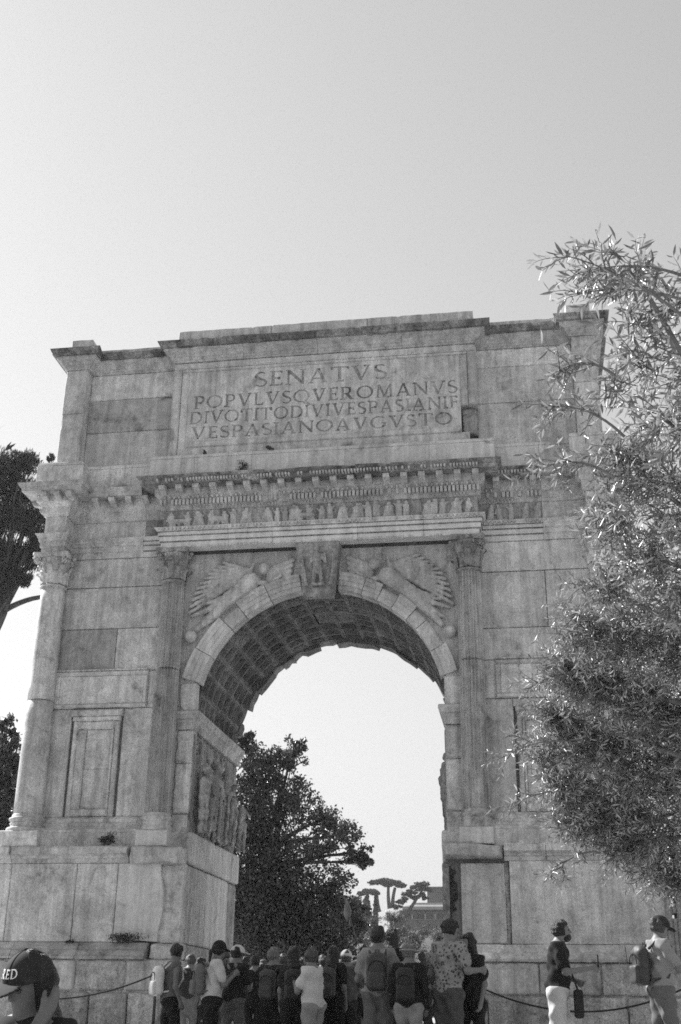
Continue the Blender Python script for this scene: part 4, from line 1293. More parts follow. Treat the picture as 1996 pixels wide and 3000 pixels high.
def tree(name, label, base, trunk_top, r, clumps, per, size, aspect, leaf, bark, cat='tree', group=None, seed=1, fork=.45, parts=True, crown_name='crown', **kw):
    root = empty(name, base)
    tag(root, label, cat, group)
    b = Vector(base)
    mb = MB()
    loc = lambda p: Vector(p) - b
    tt = loc(trunk_top)
    pts = limb(mb, (0, 0, 0), tt, r, r * .55, .03, 8, seed)
    mb.build('trunk', bark, root)
    mb = MB()
    for i, (c, rad, k) in enumerate(clumps):
        st = pts[min(len(pts) - 1, int(len(pts) * (fork + (1 - fork) * ((i * 37) % 10) / 10)))]
        q = limb(mb, st, loc(c), r * .32, r * .06, .08, 7, seed + i)
        rr = random.Random(seed * 91 + i)
        rm = rad if not np.ndim(rad) else min(rad)
        for j in range(4):
            limb(mb, q[rr.randint(3, 5)], loc(c) + Vector((rr.uniform(-1, 1), rr.uniform(-1, 1), rr.uniform(-.6, 1))) * rm * .85, r * .10, r * .025, .05, 5, seed + 7 * i + j)
    mb.build('limbs', bark, root)
    cm = crown('crown', [(loc(c), rad, k) for (c, rad, k) in clumps], per, size, aspect, leaf, seed=seed, **kw)
    link(crown_name, cm, root)
    return root

def pxclumps(L, d, dz=0.0, seed=3, squash=1.0):
    rr = random.Random(seed); out = []
    for (px, py, rp, k) in L:
        dd = d + rr.uniform(-1, 1) * rp / FPX * d * .7
        R = rp / FPX * d
        out.append((at_d(px, py, dd), (R, R, R * squash), k))
    return out

# evergreen seen through the archway
cl = pxclumps([(770, 2250, 75, .65), (850, 2215, 55, .28), (735, 2370, 110, 1.4), (850, 2350, 85, .7), (945, 2400, 60, .35), (800, 2500, 120, 1.6), (935, 2480, 50, .28), (1000, 2450, 60, .35), (1050, 2500, 40, .2),
               (985, 2590, 75, .5), (850, 2640, 130, 2.0), (720, 2600, 120, 1.8), (930, 2720, 100, 1.6), (760, 2740, 120, 1.8), (620, 2450, 130, 1.2), (640, 2680, 130, 1.2), (1030, 2690, 60, .8), (860, 2840, 110, 1.6), (720, 2860, 110, 1.4), (1000, 2820, 80, 1.0), (880, 2180, 25, .12), (1075, 2530, 25, .15), (720, 2180, 40, .3)], 40, seed=4)
tree('evergreen_tree', 'dense dark evergreen tree growing behind the archway', (at_d(760, 3000, 40).x, at_d(760, 3000, 40).y, GZ(at_d(760, 3000, 40).y)), at_d(800, 2480, 40), .32, cl, 4200, .105, .62, S['oak'], S['bark'], seed=11, sub=.24)

# stone pine beside the upper left of the arch
cl = pxclumps([(15, 1365, 60, 1), (75, 1355, 45, .8), (-50, 1400, 90, 1.3), (45, 1440, 70, 1.2), (110, 1450, 45, .7), (5, 1520, 80, 1.2), (80, 1520, 60, .9), (120, 1570, 40, .5), (-60, 1560, 100, 1.4), (30, 1620, 60, .8), (95, 1640, 45, .5), (-20, 1690, 70, .9), (60, 1690, 35, .35), (115, 1610, 40, .45), (10, 1660, 50, .6),
               (150, 1342, 14, .12), (60, 1700, 30, .2), (140, 1500, 35, .5)], 50, seed=5, squash=.75)
pine_base = at_d(-330, 2900, 50)
tree('stone_pine', 'tall dark pine with bare curving limbs beside the upper left attic', (pine_base.x, pine_base.y, GZ(pine_base.y)), at_d(-60, 1900, 50), .40, cl, 5200, .17, .16, S['pine'], S['bark'], seed=21, radial=.8, sub=.30, fork=.86, updir=.5)
pr_ = [o for o in bpy.data.objects if o.name.startswith('stone_pine')][0]
mb = MB(); off = Vector(pr_.location)
for (a, b_, r0, r1, sg) in (((-70, 1930), (10, 1790), .26, .20, -.06), ((10, 1790), (170, 1752), .13, .07, .22), ((10, 1790), (40, 1640), .17, .10, -.10), ((40, 1640), (150, 1690), .10, .06, .30), ((40, 1640), (85, 1520), .08, .04, .05), ((10, 1720), (-20, 1560), .10, .05, .04), ((80, 1620), (125, 1500), .05, .02, .05)):
    limb(mb, at_d(*a, 50) - off, at_d(*b_, 50) - off, r0, r1, sg, 9, 5)
mb.build('bare_limb', S['bark'], pr_)

# broadleaf tree at the left edge
cl = pxclumps([(20, 2120, 28, .25), (45, 2150, 20, .15), (15, 2200, 50, .8), (45, 2250, 30, .4), (20, 2310, 55, 1), (0, 2420, 70, 1.2), (-60, 2260, 90, 1.2), (-70, 2450, 110, 1.4), (20, 2500, 60, 1), (0, 2650, 120, 1.6)], 44, seed=6)
lb = at_d(-60, 3000, 44)
tree('broadleaf_tree', 'dark leafy tree at the left edge behind the columns', (lb.x, lb.y, GZ(lb.y)), at_d(-30, 2500, 44), .25, cl, 3000, .13, .6, S['oak'], S['bark'], seed=31)

# unseen umbrella pine, added left of the view to shade the crowd
sp = Vector((-12.6, -6.2, GZ(-6.2)))
g = np.random.default_rng(77); cl = []
for i in range(46):
    a, q = g.uniform(0, 6.28), math.sqrt(g.random())
    cl.append((Vector((sp.x + .6 + 5.6 * q * math.cos(a), sp.y + 3.9 * q * math.sin(a), 11.6 - 1.4 * q * q + g.normal(0, .3))), (1.25, 1.25, .6), 1))
tree('shade_pine', 'unseen umbrella pine added left of the frame to shade the crowd', sp, (sp.x + .5, sp.y, 9.4), .34, cl, 1300, .26, .3, S['pine'], S['bark'], seed=71, radial=.7, sub=.4, fork=.8, updir=.5)

# distant trees and house beyond the arch
def umbrella(label, px, py, wpx, hpx, trunks, d, group='umbrella pines on the far rise'):
    c = at_d(px, py, d); w = wpx / FPX * d / 2; h = hpx / FPX * d / 2
    root = empty('umbrella_pine', (c.x, c.y, GZ(240) + 11)); tag(root, label, 'tree', group)
    off = Vector(root.location)
    for (tx, ty, bx, by) in trunks:
        mb = MB(); limb(mb, at_d(bx, by, d) - off, at_d(tx, ty, d) - off, .45, .3, .0, 6, 3); mb.build('trunk', S['bark'], root)
    g = np.random.default_rng(int(px)); cl = []
    for i in range(26):
        a, q = g.uniform(0, 6.28), math.sqrt(g.random())
        cl.append((Vector((c.x + w * .85 * q * math.cos(a), c.y + w * .7 * q * math.sin(a), c.z + h * (.35 - .9 * q * q) * .9)) - off, (w * .22, w * .22, h * .38), 1))
    link('crown', crown('crown', cl, 700, .45, .45, S['pine'], sub=.5, seed=int(px), radial=.5, updir=.6), root)
umbrella('wide umbrella pine with two trunks on the distant rise', 1128, 2586, 116, 28, [(1138, 2598, 1142, 2662), (1158, 2600, 1150, 2660)], 260)
umbrella('lower umbrella pine left of the wide one in distance', 1082, 2613, 62, 22, [(1104, 2612, 1112, 2672)], 256)

def cypress(label, px, top, bot, wpx, d):
    a, b = at_d(px, top, d), at_d(px, bot + 60, d)
    root = empty('cypress_tree', (b.x, b.y, b.z)); tag(root, label, 'tree', 'cypresses in the distance')
    H_ = a.z - b.z; R = wpx / FPX * d / 2
    mb = MB(); mb.tube([(0, 0, 0), (0, 0, H_ * .6)], [R * .12, R * .02], 6); mb.build('trunk', S['bark'], root)
    cl = [((0, 0, H_ * t), (R * (1.05 - .75 * t ** 3), R * (1.05 - .75 * t ** 3), H_ * .12), 1) for t in np.linspace(.12, .93, 11)]
    link('crown', crown('crown', cl, 420, .55, .4, S['cypress'], sub=.5, seed=int(px), updir=1.4), root)
cypress('broad cypress rising behind the pale flag', 1038, 2630, 2690, 42, 170)
cypress('stout cypress below the lower umbrella pine', 1074, 2625, 2680, 25, 200)
cypress('thin cypress beside the pine trunk in the distance', 1101, 2618, 2680, 11, 205)

# leaning cedar in front of the house
root = empty('cedar_tree', (at_d(1165, 2700, 215).x, at_d(1165, 2700, 215).y, at_d(1165, 2720, 215).z)); tag(root, 'leaning cedar with layered boughs in front of the distant house', 'tree')
off = Vector(root.location)
mb = MB(); tp = limb(mb, (0, 0, 0), at_d(1250, 2590, 215) - off, .5, .12, .03, 8, 9); mb.build('trunk', S['bark'], root)
cl = []
g = random.Random(9)
for (px, py, rp) in ((1240, 2592, 22), (1225, 2602, 18), (1252, 2607, 12), (1210, 2612, 16), (1235, 2622, 14), (1195, 2622, 14), (1215, 2632, 12), (1185, 2632, 12), (1172, 2642, 14), (1160, 2655, 14), (1245, 2632, 8)):
    R = rp / FPX * 215; cl.append((at_d(px, py, 215 + g.uniform(-1, 1)) - off, (R, R, R * .38), 1))
link('crown', crown('crown', cl, 330, .55, .4, S['cypress'], sub=.45, seed=8), root)

def shrub(label, px, py, rp, d, dark, seed, squash=.8):
    c = at_d(px, py, d); R = rp / FPX * d
    gz = c.z - R * .95
    root = empty('shrub', (c.x, c.y, gz)); tag(root, label, 'shrub', 'shrubs beyond the archway')
    off = Vector(root.location); g = random.Random(seed)
    mb = MB(); cl = []
    for i in range(9):
        p = Vector((g.uniform(-1, 1), g.uniform(-1, 1), g.uniform(-.8, .8) * squash)) * R * .62
        cl.append((c + p - off, R * .5, 1)); limb(mb, (0, 0, 0), c + p - off, R * .05, R * .015, .02, 5, seed + i)
    mb.build('stems', S['bark'], root)
    link('foliage', crown('foliage', cl, 330, R * .09, .6, S['oak'] if dark else S['shrub'], sub=.4, seed=seed), root)
for i, a in enumerate([('pale rounded shrub just below the distant cypresses', 1085, 2705, 34, 110, 0), ('dark shrub under the umbrella pine trunks', 1150, 2695, 34, 105, 1), ('round grey shrub left of the distant house wall', 1165, 2735, 42, 95, 0),
                       ('low dark shrub behind the tour flag pole', 1060, 2760, 44, 90, 1), ('wide shrub in front of the distant house wall', 1225, 2748, 44, 88, 0), ('shrub beside the eroded right pier of the passage', 1295, 2750, 40, 92, 0),
                       ('dark low shrub behind the heads of the crowd', 1130, 2800, 55, 80, 1), ('low shrub at the foot of the evergreen tree', 1010, 2790, 50, 75, 1), ('dusty shrub close behind the couple', 1250, 2815, 55, 78, 0), ('small pale bush below the flag', 1040, 2698, 18, 100, 0)]):
    shrub(a[0], a[1], a[2], a[3], a[4], a[5], 60 + i)

# the distant house
S['plaster'] = stone('house_plaster', 0.20, 0.2, 0.2, 0.1, 0.15, 0.05, 0.2)
S['roof'] = stone('house_roof', 0.24, 0.2, 0.2, 0.1, 0.2, 0.05, 0.3)
S['eave'] = stone('house_eave', 0.42, 0.1, 0.1, 0.0, 0.1, 0.05, 0.2)
S['pane'] = plain('window_dark', 0.03, 0.25, 0.2, 3.0, 0.5)
S['shutter'] = plain('shutter', 0.34, 0.7, 0.1, 5.0)
HD = 205.0                                     # y of the house front
hp = lambda px, py, y=HD: at_y(px, py, y)
w0, w1 = hp(1171, 2700).x, hp(1400, 2700).x
house = empty('distant_house', ((w0 + w1) / 2, HD, GZ(HD) + 10)); tag(house, 'distant two tiered house with flat roofs and a row of windows', 'house')
ho = Vector(house.location)
def HB(name, mat, x0, x1, y0, y1, z0, z1): return MB().box(x0 - ho.x, x1 - ho.x, y0 - ho.y, y1 - ho.y, z0 - ho.z, z1 - ho.z).build(name, mat, house)
zl = lambda py: hp(1280, py).z
HB('wall', S['plaster'], w0, w1, HD, HD + 14, ho.z - 3, zl(2667))
HB('eave', S['eave'], w0 + .6, w1, HD - .9, HD + 14, zl(2666), zl(2657))
mb = MB()
xa = hp(1186, 2650).x
mb.add([(w0 + .6 - ho.x, -.7, zl(2657) - ho.z + .01), (w1 - ho.x, -.7, zl(2657) - ho.z + .01), (w1 - ho.x, 3.5, zl(2645) - ho.z), (xa + 1.2 - ho.x, 3.5, zl(2645) - ho.z), (w0 + .6 - ho.x, 9, zl(2657) - ho.z + .01), (w1 - ho.x, 9, zl(2657) - ho.z + .01)], [(0, 1, 2, 3), (0, 3, 4), (4, 3, 2, 5)])
mb.build('roof', S['roof'], house)
HB('ridge', S['eave'], hp(1204, 2645).x, w1, HD + 3.2, HD + 3.6, zl(2645) - .05, zl(2645) + .28)
HB('upper_wall', S['plaster'], hp(1252, 2620, HD + 5).x, w1, HD + 5, HD + 12, zl(2650), hp(1280, 2603, HD + 5).z)
HB('upper_parapet', S['roof'], hp(1252, 2620, HD + 5).x - .3, w1, HD + 4.7, HD + 12, hp(1280, 2603, HD + 5).z + .003, hp(1280, 2598, HD + 5).z)
for (a, b_) in ((1181, 1192), (1194, 1204), (1217, 1228), (1231, 1242), (1249, 1257), (1260, 1268), (1282, 1297), (1307, 1316), (1326, 1338), (1350, 1362)):
    x0, x1 = hp(a, 2685).x, hp(b_, 2685).x
    fr_ = MB().box(x0 - ho.x, x1 - ho.x, -.06, .02, zl(2694) - ho.z, zl(2677) - ho.z).build('window', S['pane'], house)
    MB().box(x0 - .1 - ho.x, x1 + .1 - ho.x, -.14, -.062, zl(2695) - ho.z - .02, zl(2694) - ho.z).build('sill', S['eave'], fr_)
    MB().box((x0 + x1) / 2 - .05 - ho.x, (x0 + x1) / 2 + .05 - ho.x, -.10, -.062, zl(2694) - ho.z, zl(2677) - ho.z).build('mullion', S['plaster'], fr_)
for a in (1206, 1244, 1273, 1300): HB('shutter', S['shutter'], hp(a, 2685).x, hp(a + 5, 2685).x, HD - .12, HD + .02, zl(2694), zl(2677))

# ruined brick wall at the right edge beyond the arch
S['brick'] = stone('ruin_brick', 0.30, 0.3, 0.2, 0.2, 0.3, 0.1, 1.0, pits=0.4)
RY = 16.0
rx0, rx1 = at_y(1915, 2700, RY).x, at_y(2350, 2700, RY).x
ruin = empty('ruined_wall', ((rx0 + rx1) / 2, RY, GZ(RY))); tag(ruin, 'pale ruined brick wall with small dark openings at the right edge', 'wall')
ro_ = Vector(ruin.location)
rz = lambda py: at_y(1980, py, RY).z
cells = [(rx0, at_y(1950, 2700, RY).x, GZ(RY), rz(2600)), (at_y(1950, 2700, RY).x + .01, at_y(1972, 2700, RY).x, GZ(RY), rz(2570)), (at_y(1986, 2700, RY).x, at_y(2080, 2700, RY).x, GZ(RY), rz(2590)), (at_y(2085, 2700, RY).x, rx1, GZ(RY), rz(2560))]
for (a, b_, z0, z1) in cells: MB().block(a - ro_.x, b_ - ro_.x, 0, .9, z0 - ro_.z, z1 - ro_.z, .03, .02).build('wall_section', S['brick'], ruin)
for (p0, p1) in ((2625, 2600), (2675, 2655), (2900, 2690)):
    MB().block(at_y(1972, 2700, RY).x + .005 - ro_.x, at_y(1986, 2700, RY).x - .005 - ro_.x, .02, .9, rz(p0) - ro_.z if p0 < 2850 else 0, rz(p1) - ro_.z, .02, .01).build('pier_between_openings', S['brick'], ruin)

# ------------------------------------------------------------------ the olive in the foreground
ob = Vector((7.35, -16.6, GZ(-16.6)))
olive = empty('olive_tree', ob); tag(olive, 'sunlit olive tree with narrow silvery leaves in the right foreground', 'tree')
OC = [  # px, py, distance, radius px, twigs
 (1760, 800, 5.3, 75, 20), (1690, 745, 5.2, 35, 7), (1850, 890, 5.5, 110, 30), (1960, 860, 5.5, 100, 30), (1760, 930, 5.4, 70, 16), (1800, 1050, 5.6, 120, 34), (1950, 1060, 5.7, 130, 48), (1720, 1130, 5.7, 70, 15), (1850, 1230, 6.0, 140, 60), (1985, 1280, 6.0, 130, 60),
 (1720, 1330, 6.2, 90, 24), (1860, 1400, 6.3, 140, 80), (1980, 1500, 6.4, 140, 80), (1760, 1520, 6.5, 90, 36), (1850, 1620, 6.7, 140, 90), (1740, 1720, 6.9, 90, 48), (1960, 1720, 6.9, 150, 100), (1680, 1840, 7.2, 100, 66), (1820, 1850, 7.3, 150, 130),
 (1970, 1900, 7.4, 150, 120), (1630, 1960, 7.5, 75, 60), (1720, 2000, 7.6, 120, 130), (1860, 2050, 7.7, 150, 150), (1990, 2100, 7.7, 140, 120), (1600, 2090, 7.8, 70, 60), (1690, 2160, 7.9, 120, 140), (1830, 2220, 8.0, 150, 160), (1570, 2200, 8.0, 60, 40), (1980, 2270, 8.0, 150, 140),
 (1620, 2290, 8.1, 85, 80), (1740, 2340, 8.2, 120, 130), (1880, 2400, 8.2, 140, 130), (1660, 2410, 8.2, 75, 50), (1790, 2470, 8.3, 95, 70), (1920, 2520, 8.4, 110, 80), (1996, 2560, 8.4, 90, 60), (2150, 1300, 6.4, 190, 60), (2160, 1700, 7.0, 200, 60), (2150, 2100, 7.8, 200, 70), (2150, 950, 5.8, 160, 40)]
g = np.random.default_rng(12)
tw = MB(); lc, ld, lw, ll = [], [], [], []
tk = MB()
OC = [(px + (100 if py < 1400 else 26), py, d, r * .9, k) for (px, py, d, r, k) in OC]
cpts = [at_d(px, py, d) for (px, py, d, r, k) in OC]
t_top = Vector((7.1, -17.2, 1.2))
tk_pts = limb(tk, (0, 0, 0), t_top - ob, .20, .12, .05, 9, 4)
tk.build('trunk', S['olive_bark'], olive)
lm = MB()
for i, c in enumerate(cpts):
    if i % 3 == 0 or OC[i][3] > 125:
        q = limb(lm, tk_pts[5 + i % 4], c - ob, .045, .010, .06, 8, 40 + i)
lm.build('limbs', S['olive_bark'], olive)
def twig(p, d, L, big=1.0):
    n = 7
    pts = [Vector(p)]
    dv = Vector(d).normalized()
    for k in range(n - 1):
        dv = (dv + Vector((g.normal(0, .10), g.normal(0, .10), g.normal(-.05, .08)))).normalized()
        pts.append(pts[-1] + dv * L / (n - 1))
    tw.tube(pts, [.0038 - .0028 * k / (n - 1) for k in range(n)], 4)
    m = int(L / (.019 * big))
    side = Vector((g.normal(), g.normal(), g.normal()))
    for k in range(m):
        t = (k + 1) / m * (n - 1) * .999
        i0 = int(t); a = pts[i0].lerp(pts[i0 + 1], t - i0)
        ax = (pts[i0 + 1] - pts[i0]).normalized()
        u = ax.cross(side).normalized()
        if k % 2: u = ax.cross(u).normalized()
        for sg in (-1, 1):
            if g.random() < .16: continue
            dd = (u * sg * .85 + ax * g.uniform(.35, 1.0) + Vector((g.normal(0, .25), g.normal(0, .25), g.normal(0, .25)))).normalized()
            Ll = g.uniform(.028, .064) * big
            lc.append(a + dd * Ll * .55); ld.append(dd); lw.append(dd.cross(Vector((g.normal(), g.normal(), g.normal()))).normalized()); ll.append(Ll)
for (px, py, d, rp, kn), c in zip(OC, cpts):
    R = rp / FPX * d
    big = 1.3 if d < 6.1 else (1.08 if d < 7 else .88)
    for _ in range(int(kn * (.62 if d < 6.1 else (.95 if d < 7 else 1.35)))):
        v = unit(g.normal(size=(1, 3)))[0]; v = v * (g.random() ** .4)
        st = c + Vector(v) * R * .8
        out = Vector(v) + Vector((-.35, -.1, .05)) + Vector(g.normal(0, .45, 3))
        twig(st - out.normalized() * .08, out, g.uniform(.12, .27), big)
# the long arching sprays at the top
for (p0, p1, d) in (((2040, 960), (1668, 752), 5.0), ((2030, 820), (1700, 800), 5.1), ((2050, 900), (1700, 860), 5.2), ((1830, 1280), (1625, 1190), 5.6), ((1800, 1400), (1600, 1365), 5.9), ((1800, 1100), (1640, 1085), 5.5), ((1700, 2180), (1480, 2215), 7.7), ((1700, 2330), (1500, 2360), 7.8), ((1760, 2500), (1620, 2560), 8.1), ((1750, 1980), (1560, 2010), 7.4)):
    a, b_ = at_d(*p0, d), at_d(*p1, d - .1)
    k1 = a.lerp(b_, .45) + Vector((0, 0, .10))
    pts = [a.lerp(k1, t).lerp(k1.lerp(b_, t), t) for t in [i / 11 for i in range(12)]]
    tw.tube(pts, [.008 - .006 * i / 11 for i in range(12)], 5)
    for i in range(3, 12):
        for _ in range(2 if i > 5 else 1):
            dv = (pts[i] - pts[i - 1]).normalized() + Vector(g.normal(0, .55, 3))
            twig(pts[i], dv, g.uniform(.07, .20), 1.1 if d < 6 else 1.0)
o = tw.build('twigs', S['olive_bark'], olive); o.location = -ob; o['kind'] = 'stuff'
LC = np.array([tuple(v) for v in lc]); LD = np.array([tuple(v) for v in ld]); LW = np.array([tuple(v) for v in lw]); LL = np.array(ll)
print('olive leaves', len(LC))
# lanceolate leaf: six points, a little folded along the rib
nrm = np.cross(LD, LW); n_ = len(LC)
wd = LL * .20
q = lambda t, w, z: LC + LD * ((t - .5) * LL)[:, None] + LW * (w * wd)[:, None] + nrm * (z * LL)[:, None]
V = np.stack([q(0, 0, .0), q(.35, .5, .03), q(.7, .38, .02), q(1, 0, -.05), q(.7, -.38, .02), q(.35, -.5, .03)], 1).reshape(-1, 3)
b6 = (np.arange(n_) * 6)[:, None]
Fq = np.concatenate([b6 + np.array([[0, 1, 2, 3]]), b6 + np.array([[0, 3, 4, 5]])])
me = bpy.data.meshes.new('leaves')
me.vertices.add(len(V)); me.vertices.foreach_set('co', V.astype(np.float32).ravel())
me.loops.add(Fq.size); me.loops.foreach_set('vertex_index', Fq.astype(np.int32).ravel())
me.polygons.add(len(Fq)); me.polygons.foreach_set('loop_start', np.arange(0, Fq.size, 4, dtype=np.int32)); me.polygons.foreach_set('loop_total', np.full(len(Fq), 4, np.int32))
me.materials.append(S['olive']); me.update(calc_edges=True)
o = link('leaves', me, olive); o.location = -ob; o['kind'] = 'stuff'

# ------------------------------------------------------------------ weeds rooted in the stone
def weed(label, p, r, n, seed, size=.042):
    root = empty('weed_tuft', p); tag(root, label, 'weed', 'weeds growing on the arch')
    mb = MB(); rr = random.Random(seed)
    for i in range(5): limb(mb, (0, 0, -.02), (rr.uniform(-1, 1) * r[0] * .8, -abs(rr.uniform(0, .8)) * r[1], rr.uniform(.2, 1.3) * r[2]), .006, .002, .1, 4, seed + i)
    mb.build('stems', S['bark'], root)
    link('foliage', crown('foliage', [((0, -r[1] * .4, r[2] * .6), r, 1)], n * 2, size, .4, S['weed'], sub=.5, seed=seed), root)
weed('dark weed tuft on the podium ledge beside the broken plinth', at_y(318, 2474, -.42), (.16, .10, .14), 260, 1)
weed('dark weed patch at the foot of the cracked podium slab', at_y(372, 2760, -.58), (.34, .08, .10), 420, 2)
weed('small dark weed at the crack foot left of the patch', at_y(204, 2762, -.56), (.06, .05, .05), 60, 3)
weed('weed tuft below the first line of cornice stains on the attic base', at_y(712, 1384, -.60), (.13, .06, .16), 220, 4)
weed('weed at the lower edge of the inscription beside the crack', at_y(790, 1318, -.48), (.10, .05, .07), 120, 5)
weed('weed on the attic ledge below the inscription centre', at_y(600, 1330, -.48), (.07, .05, .06), 80, 6)

# ------------------------------------------------------------------ rope barrier
S['iron'] = plain('black_iron', 0.03, 0.5, 0.2, 20.0, 0.4)
S['rope'] = plain('dark_rope', 0.04, 0.9, 0.3, 60.0, 0.1, 0.5)
BY = -2.3
posts = []
for lab, px, top in (('black barrier post left of the man in the cap', -150, 2842), ('black barrier post beside the white backpack', 460, 2838), ('black barrier post hidden among the dark backpacks', 905, 2836), ('black barrier post behind the embracing couple', 1335, 2840), ('black barrier post right of the arch', 2075, 2842)):
    p = at_y(px, top, BY); posts.append(p)
    r_ = empty('barrier_post', (p.x, p.y, GZ(BY))); tag(r_, lab, 'post', 'rope barrier posts')
    hgt = p.z - GZ(BY)
    MB().lathe([(.028, 0), (.028, hgt - .02), (.02, hgt)], 12).build('post', S['iron'], r_)
    MB().lathe([(.16, 0), (.16, .012), (.06, .03), (.03, .05)], 20).build('base_plate', S['iron'], r_)
    MB().lathe([(.036, hgt - .10), (.04, hgt - .08), (.036, hgt - .06)], 12).build('collar', S['iron'], r_)
for i, (lab, sag) in enumerate((('dark rope sagging left of the post by the white backpack', .42), ('dark rope running behind the crowd to the left of the archway', .45), ('dark rope crossing the archway behind the crowd', .45), ('dark rope sagging across the right podium behind the man in white shorts', .58))):
    a, b_ = posts[i] - Vector((0, 0, .08)), posts[i + 1] - Vector((0, 0, .08))
    if i == 3: sag = .58
    pts = [a.lerp(b_, t) - Vector((0, 0, sag * 4 * t * (1 - t))) for t in [k / 24 for k in range(25)]]
    c = pts[12]
    mb = MB(); mb.tube([p - c for p in pts], .016, 6)
    tag(mb.build('barrier_rope', S['rope'], None, c), lab, 'rope', 'rope barrier ropes')

# ------------------------------------------------------------------ the air between the arch and the far rise
S['air'] = bpy.data.materials.new('air'); S['air'].use_nodes = True
nt = S['air'].node_tree; nt.nodes.clear()
pv = nt.nodes.new('ShaderNodeVolumePrincipled'); pv.inputs['Color'].default_value = (.9, .9, .9, 1); pv.inputs['Density'].default_value = HAZE; pv.inputs['Anisotropy'].default_value = 0.3
no = nt.nodes.new('ShaderNodeOutputMaterial'); nt.links.new(pv.outputs[0], no.inputs['Volume'])
if HAZE > 0: tag(MB().box(-720, 720, -95, 920, -6.5, 75).build('haze', S['air']), kind='stuff')

# ================================================================== people
S['skin'] = plain('skin', 0.17, 0.55, 0.08, 9.0, 0.35)
S['skin_shaded'] = plain('shaded_skin', 0.12, 0.55, 0.08, 9.0, 0.35)  # skin of the near man, with the shade on his face put into the colour
S['hair_black'] = plain('hair_black', 0.018, 0.45, 0.5, 60.0, 0.4, 1.0)
S['hair_brown'] = plain('hair_brown', 0.05, 0.5, 0.4, 40.0, 0.4, 0.5)
S['hair_grey'] = plain('hair_grey', 0.14, 0.6, 0.3, 40.0, 0.3, 0.5)
S['cloth_black'] = plain('cloth_black', 0.022, 0.9, 0.25, 14.0, 0.15)
S['cloth_dark'] = plain('cloth_dark', 0.032, 0.9, 0.25, 14.0, 0.15)
S['cloth_mid'] = plain('cloth_mid', 0.08, 0.9, 0.2, 14.0, 0.15)
S['cloth_grey'] = plain('cloth_grey', 0.13, 0.9, 0.15, 14.0, 0.15)
S['cloth_light'] = plain('cloth_light', 0.26, 0.9, 0.12, 14.0, 0.15)
S['cloth_white'] = plain('cloth_white', 0.52, 0.9, 0.06, 10.0, 0.15)
S['cloth_pattern'] = plain('cloth_patterned', 0.26, 0.9, 0.2, 10.0, 0.15, stripes=(26.0, 0.25))
S['cloth_print'] = plain('cloth_printed', 0.28, 0.9, 0.2, 10.0, 0.15, stripes=(9.0, 0.35))
S['denim'] = plain('denim_light', 0.14, 0.9, 0.2, 18.0, 0.15)
S['shoe'] = plain('shoe', 0.12, 0.7, 0.2, 20.0)
S['nylon_white'] = plain('nylon_white', 0.62, 0.5, 0.08, 8.0, 0.4)
S['nylon_grey'] = plain('nylon_grey', 0.13, 0.55, 0.15, 8.0, 0.35)
S['nylon_mid'] = plain('nylon_mid', 0.05, 0.55, 0.2, 8.0, 0.35)
S['nylon_black'] = plain('nylon_black', 0.02, 0.55, 0.2, 8.0, 0.35)
S['eye'] = plain('eye', 0.03, 0.2, 0.1, 8.0, 0.5)

def R3(rz=0, rx=0, ry=0):
    return np.array((Matrix.Rotation(rz, 3, 'Z') @ Matrix.Rotation(rx, 3, 'X') @ Matrix.Rotation(ry, 3, 'Y')))

def hand_prims(w, d, n, s, curl=.5, side=1):
    """palm, four fingers and a thumb from wrist w along d; n is the palm normal"""
    w, d, n = np.array(w, float), np.array(d, float), np.array(n, float)
    d /= np.linalg.norm(d); n -= d * (n @ d); n /= np.linalg.norm(n)
    u = np.cross(d, n)
    P = [dict(t='c', a=tuple(w), b=tuple(w + d * .05 * s), r=(.026 * s, .030 * s), k=.02)]
    for i, (o, L) in enumerate(((-.027, .070), (-.009, .082), (.009, .078), (.027, .062))):
        k0 = w + (d * .075 + u * o) * s
        P.append(cap(tuple(w + (d * .03 + u * o * .8) * s), tuple(k0), .017 * s, .0125 * s, k=.012))
        m1 = k0 + (d * math.cos(curl) + n * math.sin(curl)) * L * .5 * s
        m2 = m1 + (d * math.cos(curl * 2.2) + n * math.sin(curl * 2.2)) * L * .5 * s
        P.append(cap(tuple(k0), tuple(m1), .0112 * s, .0100 * s, k=.005)); P.append(cap(tuple(m1), tuple(m2), .0100 * s, .0082 * s, k=.005))
    t0 = w + (d * .02 - u * .024 * side) * s
    t1 = t0 + (d * .035 - u * .028 * side + n * .012) * s
    t2 = t1 + (d * .034 - u * .006 * side + n * .012) * s
    P.append(cap(tuple(t0), tuple(t1), .015 * s, .012 * s, k=.012)); P.append(cap(tuple(t1), tuple(t2), .0115 * s, .0095 * s, k=.006))
    return P

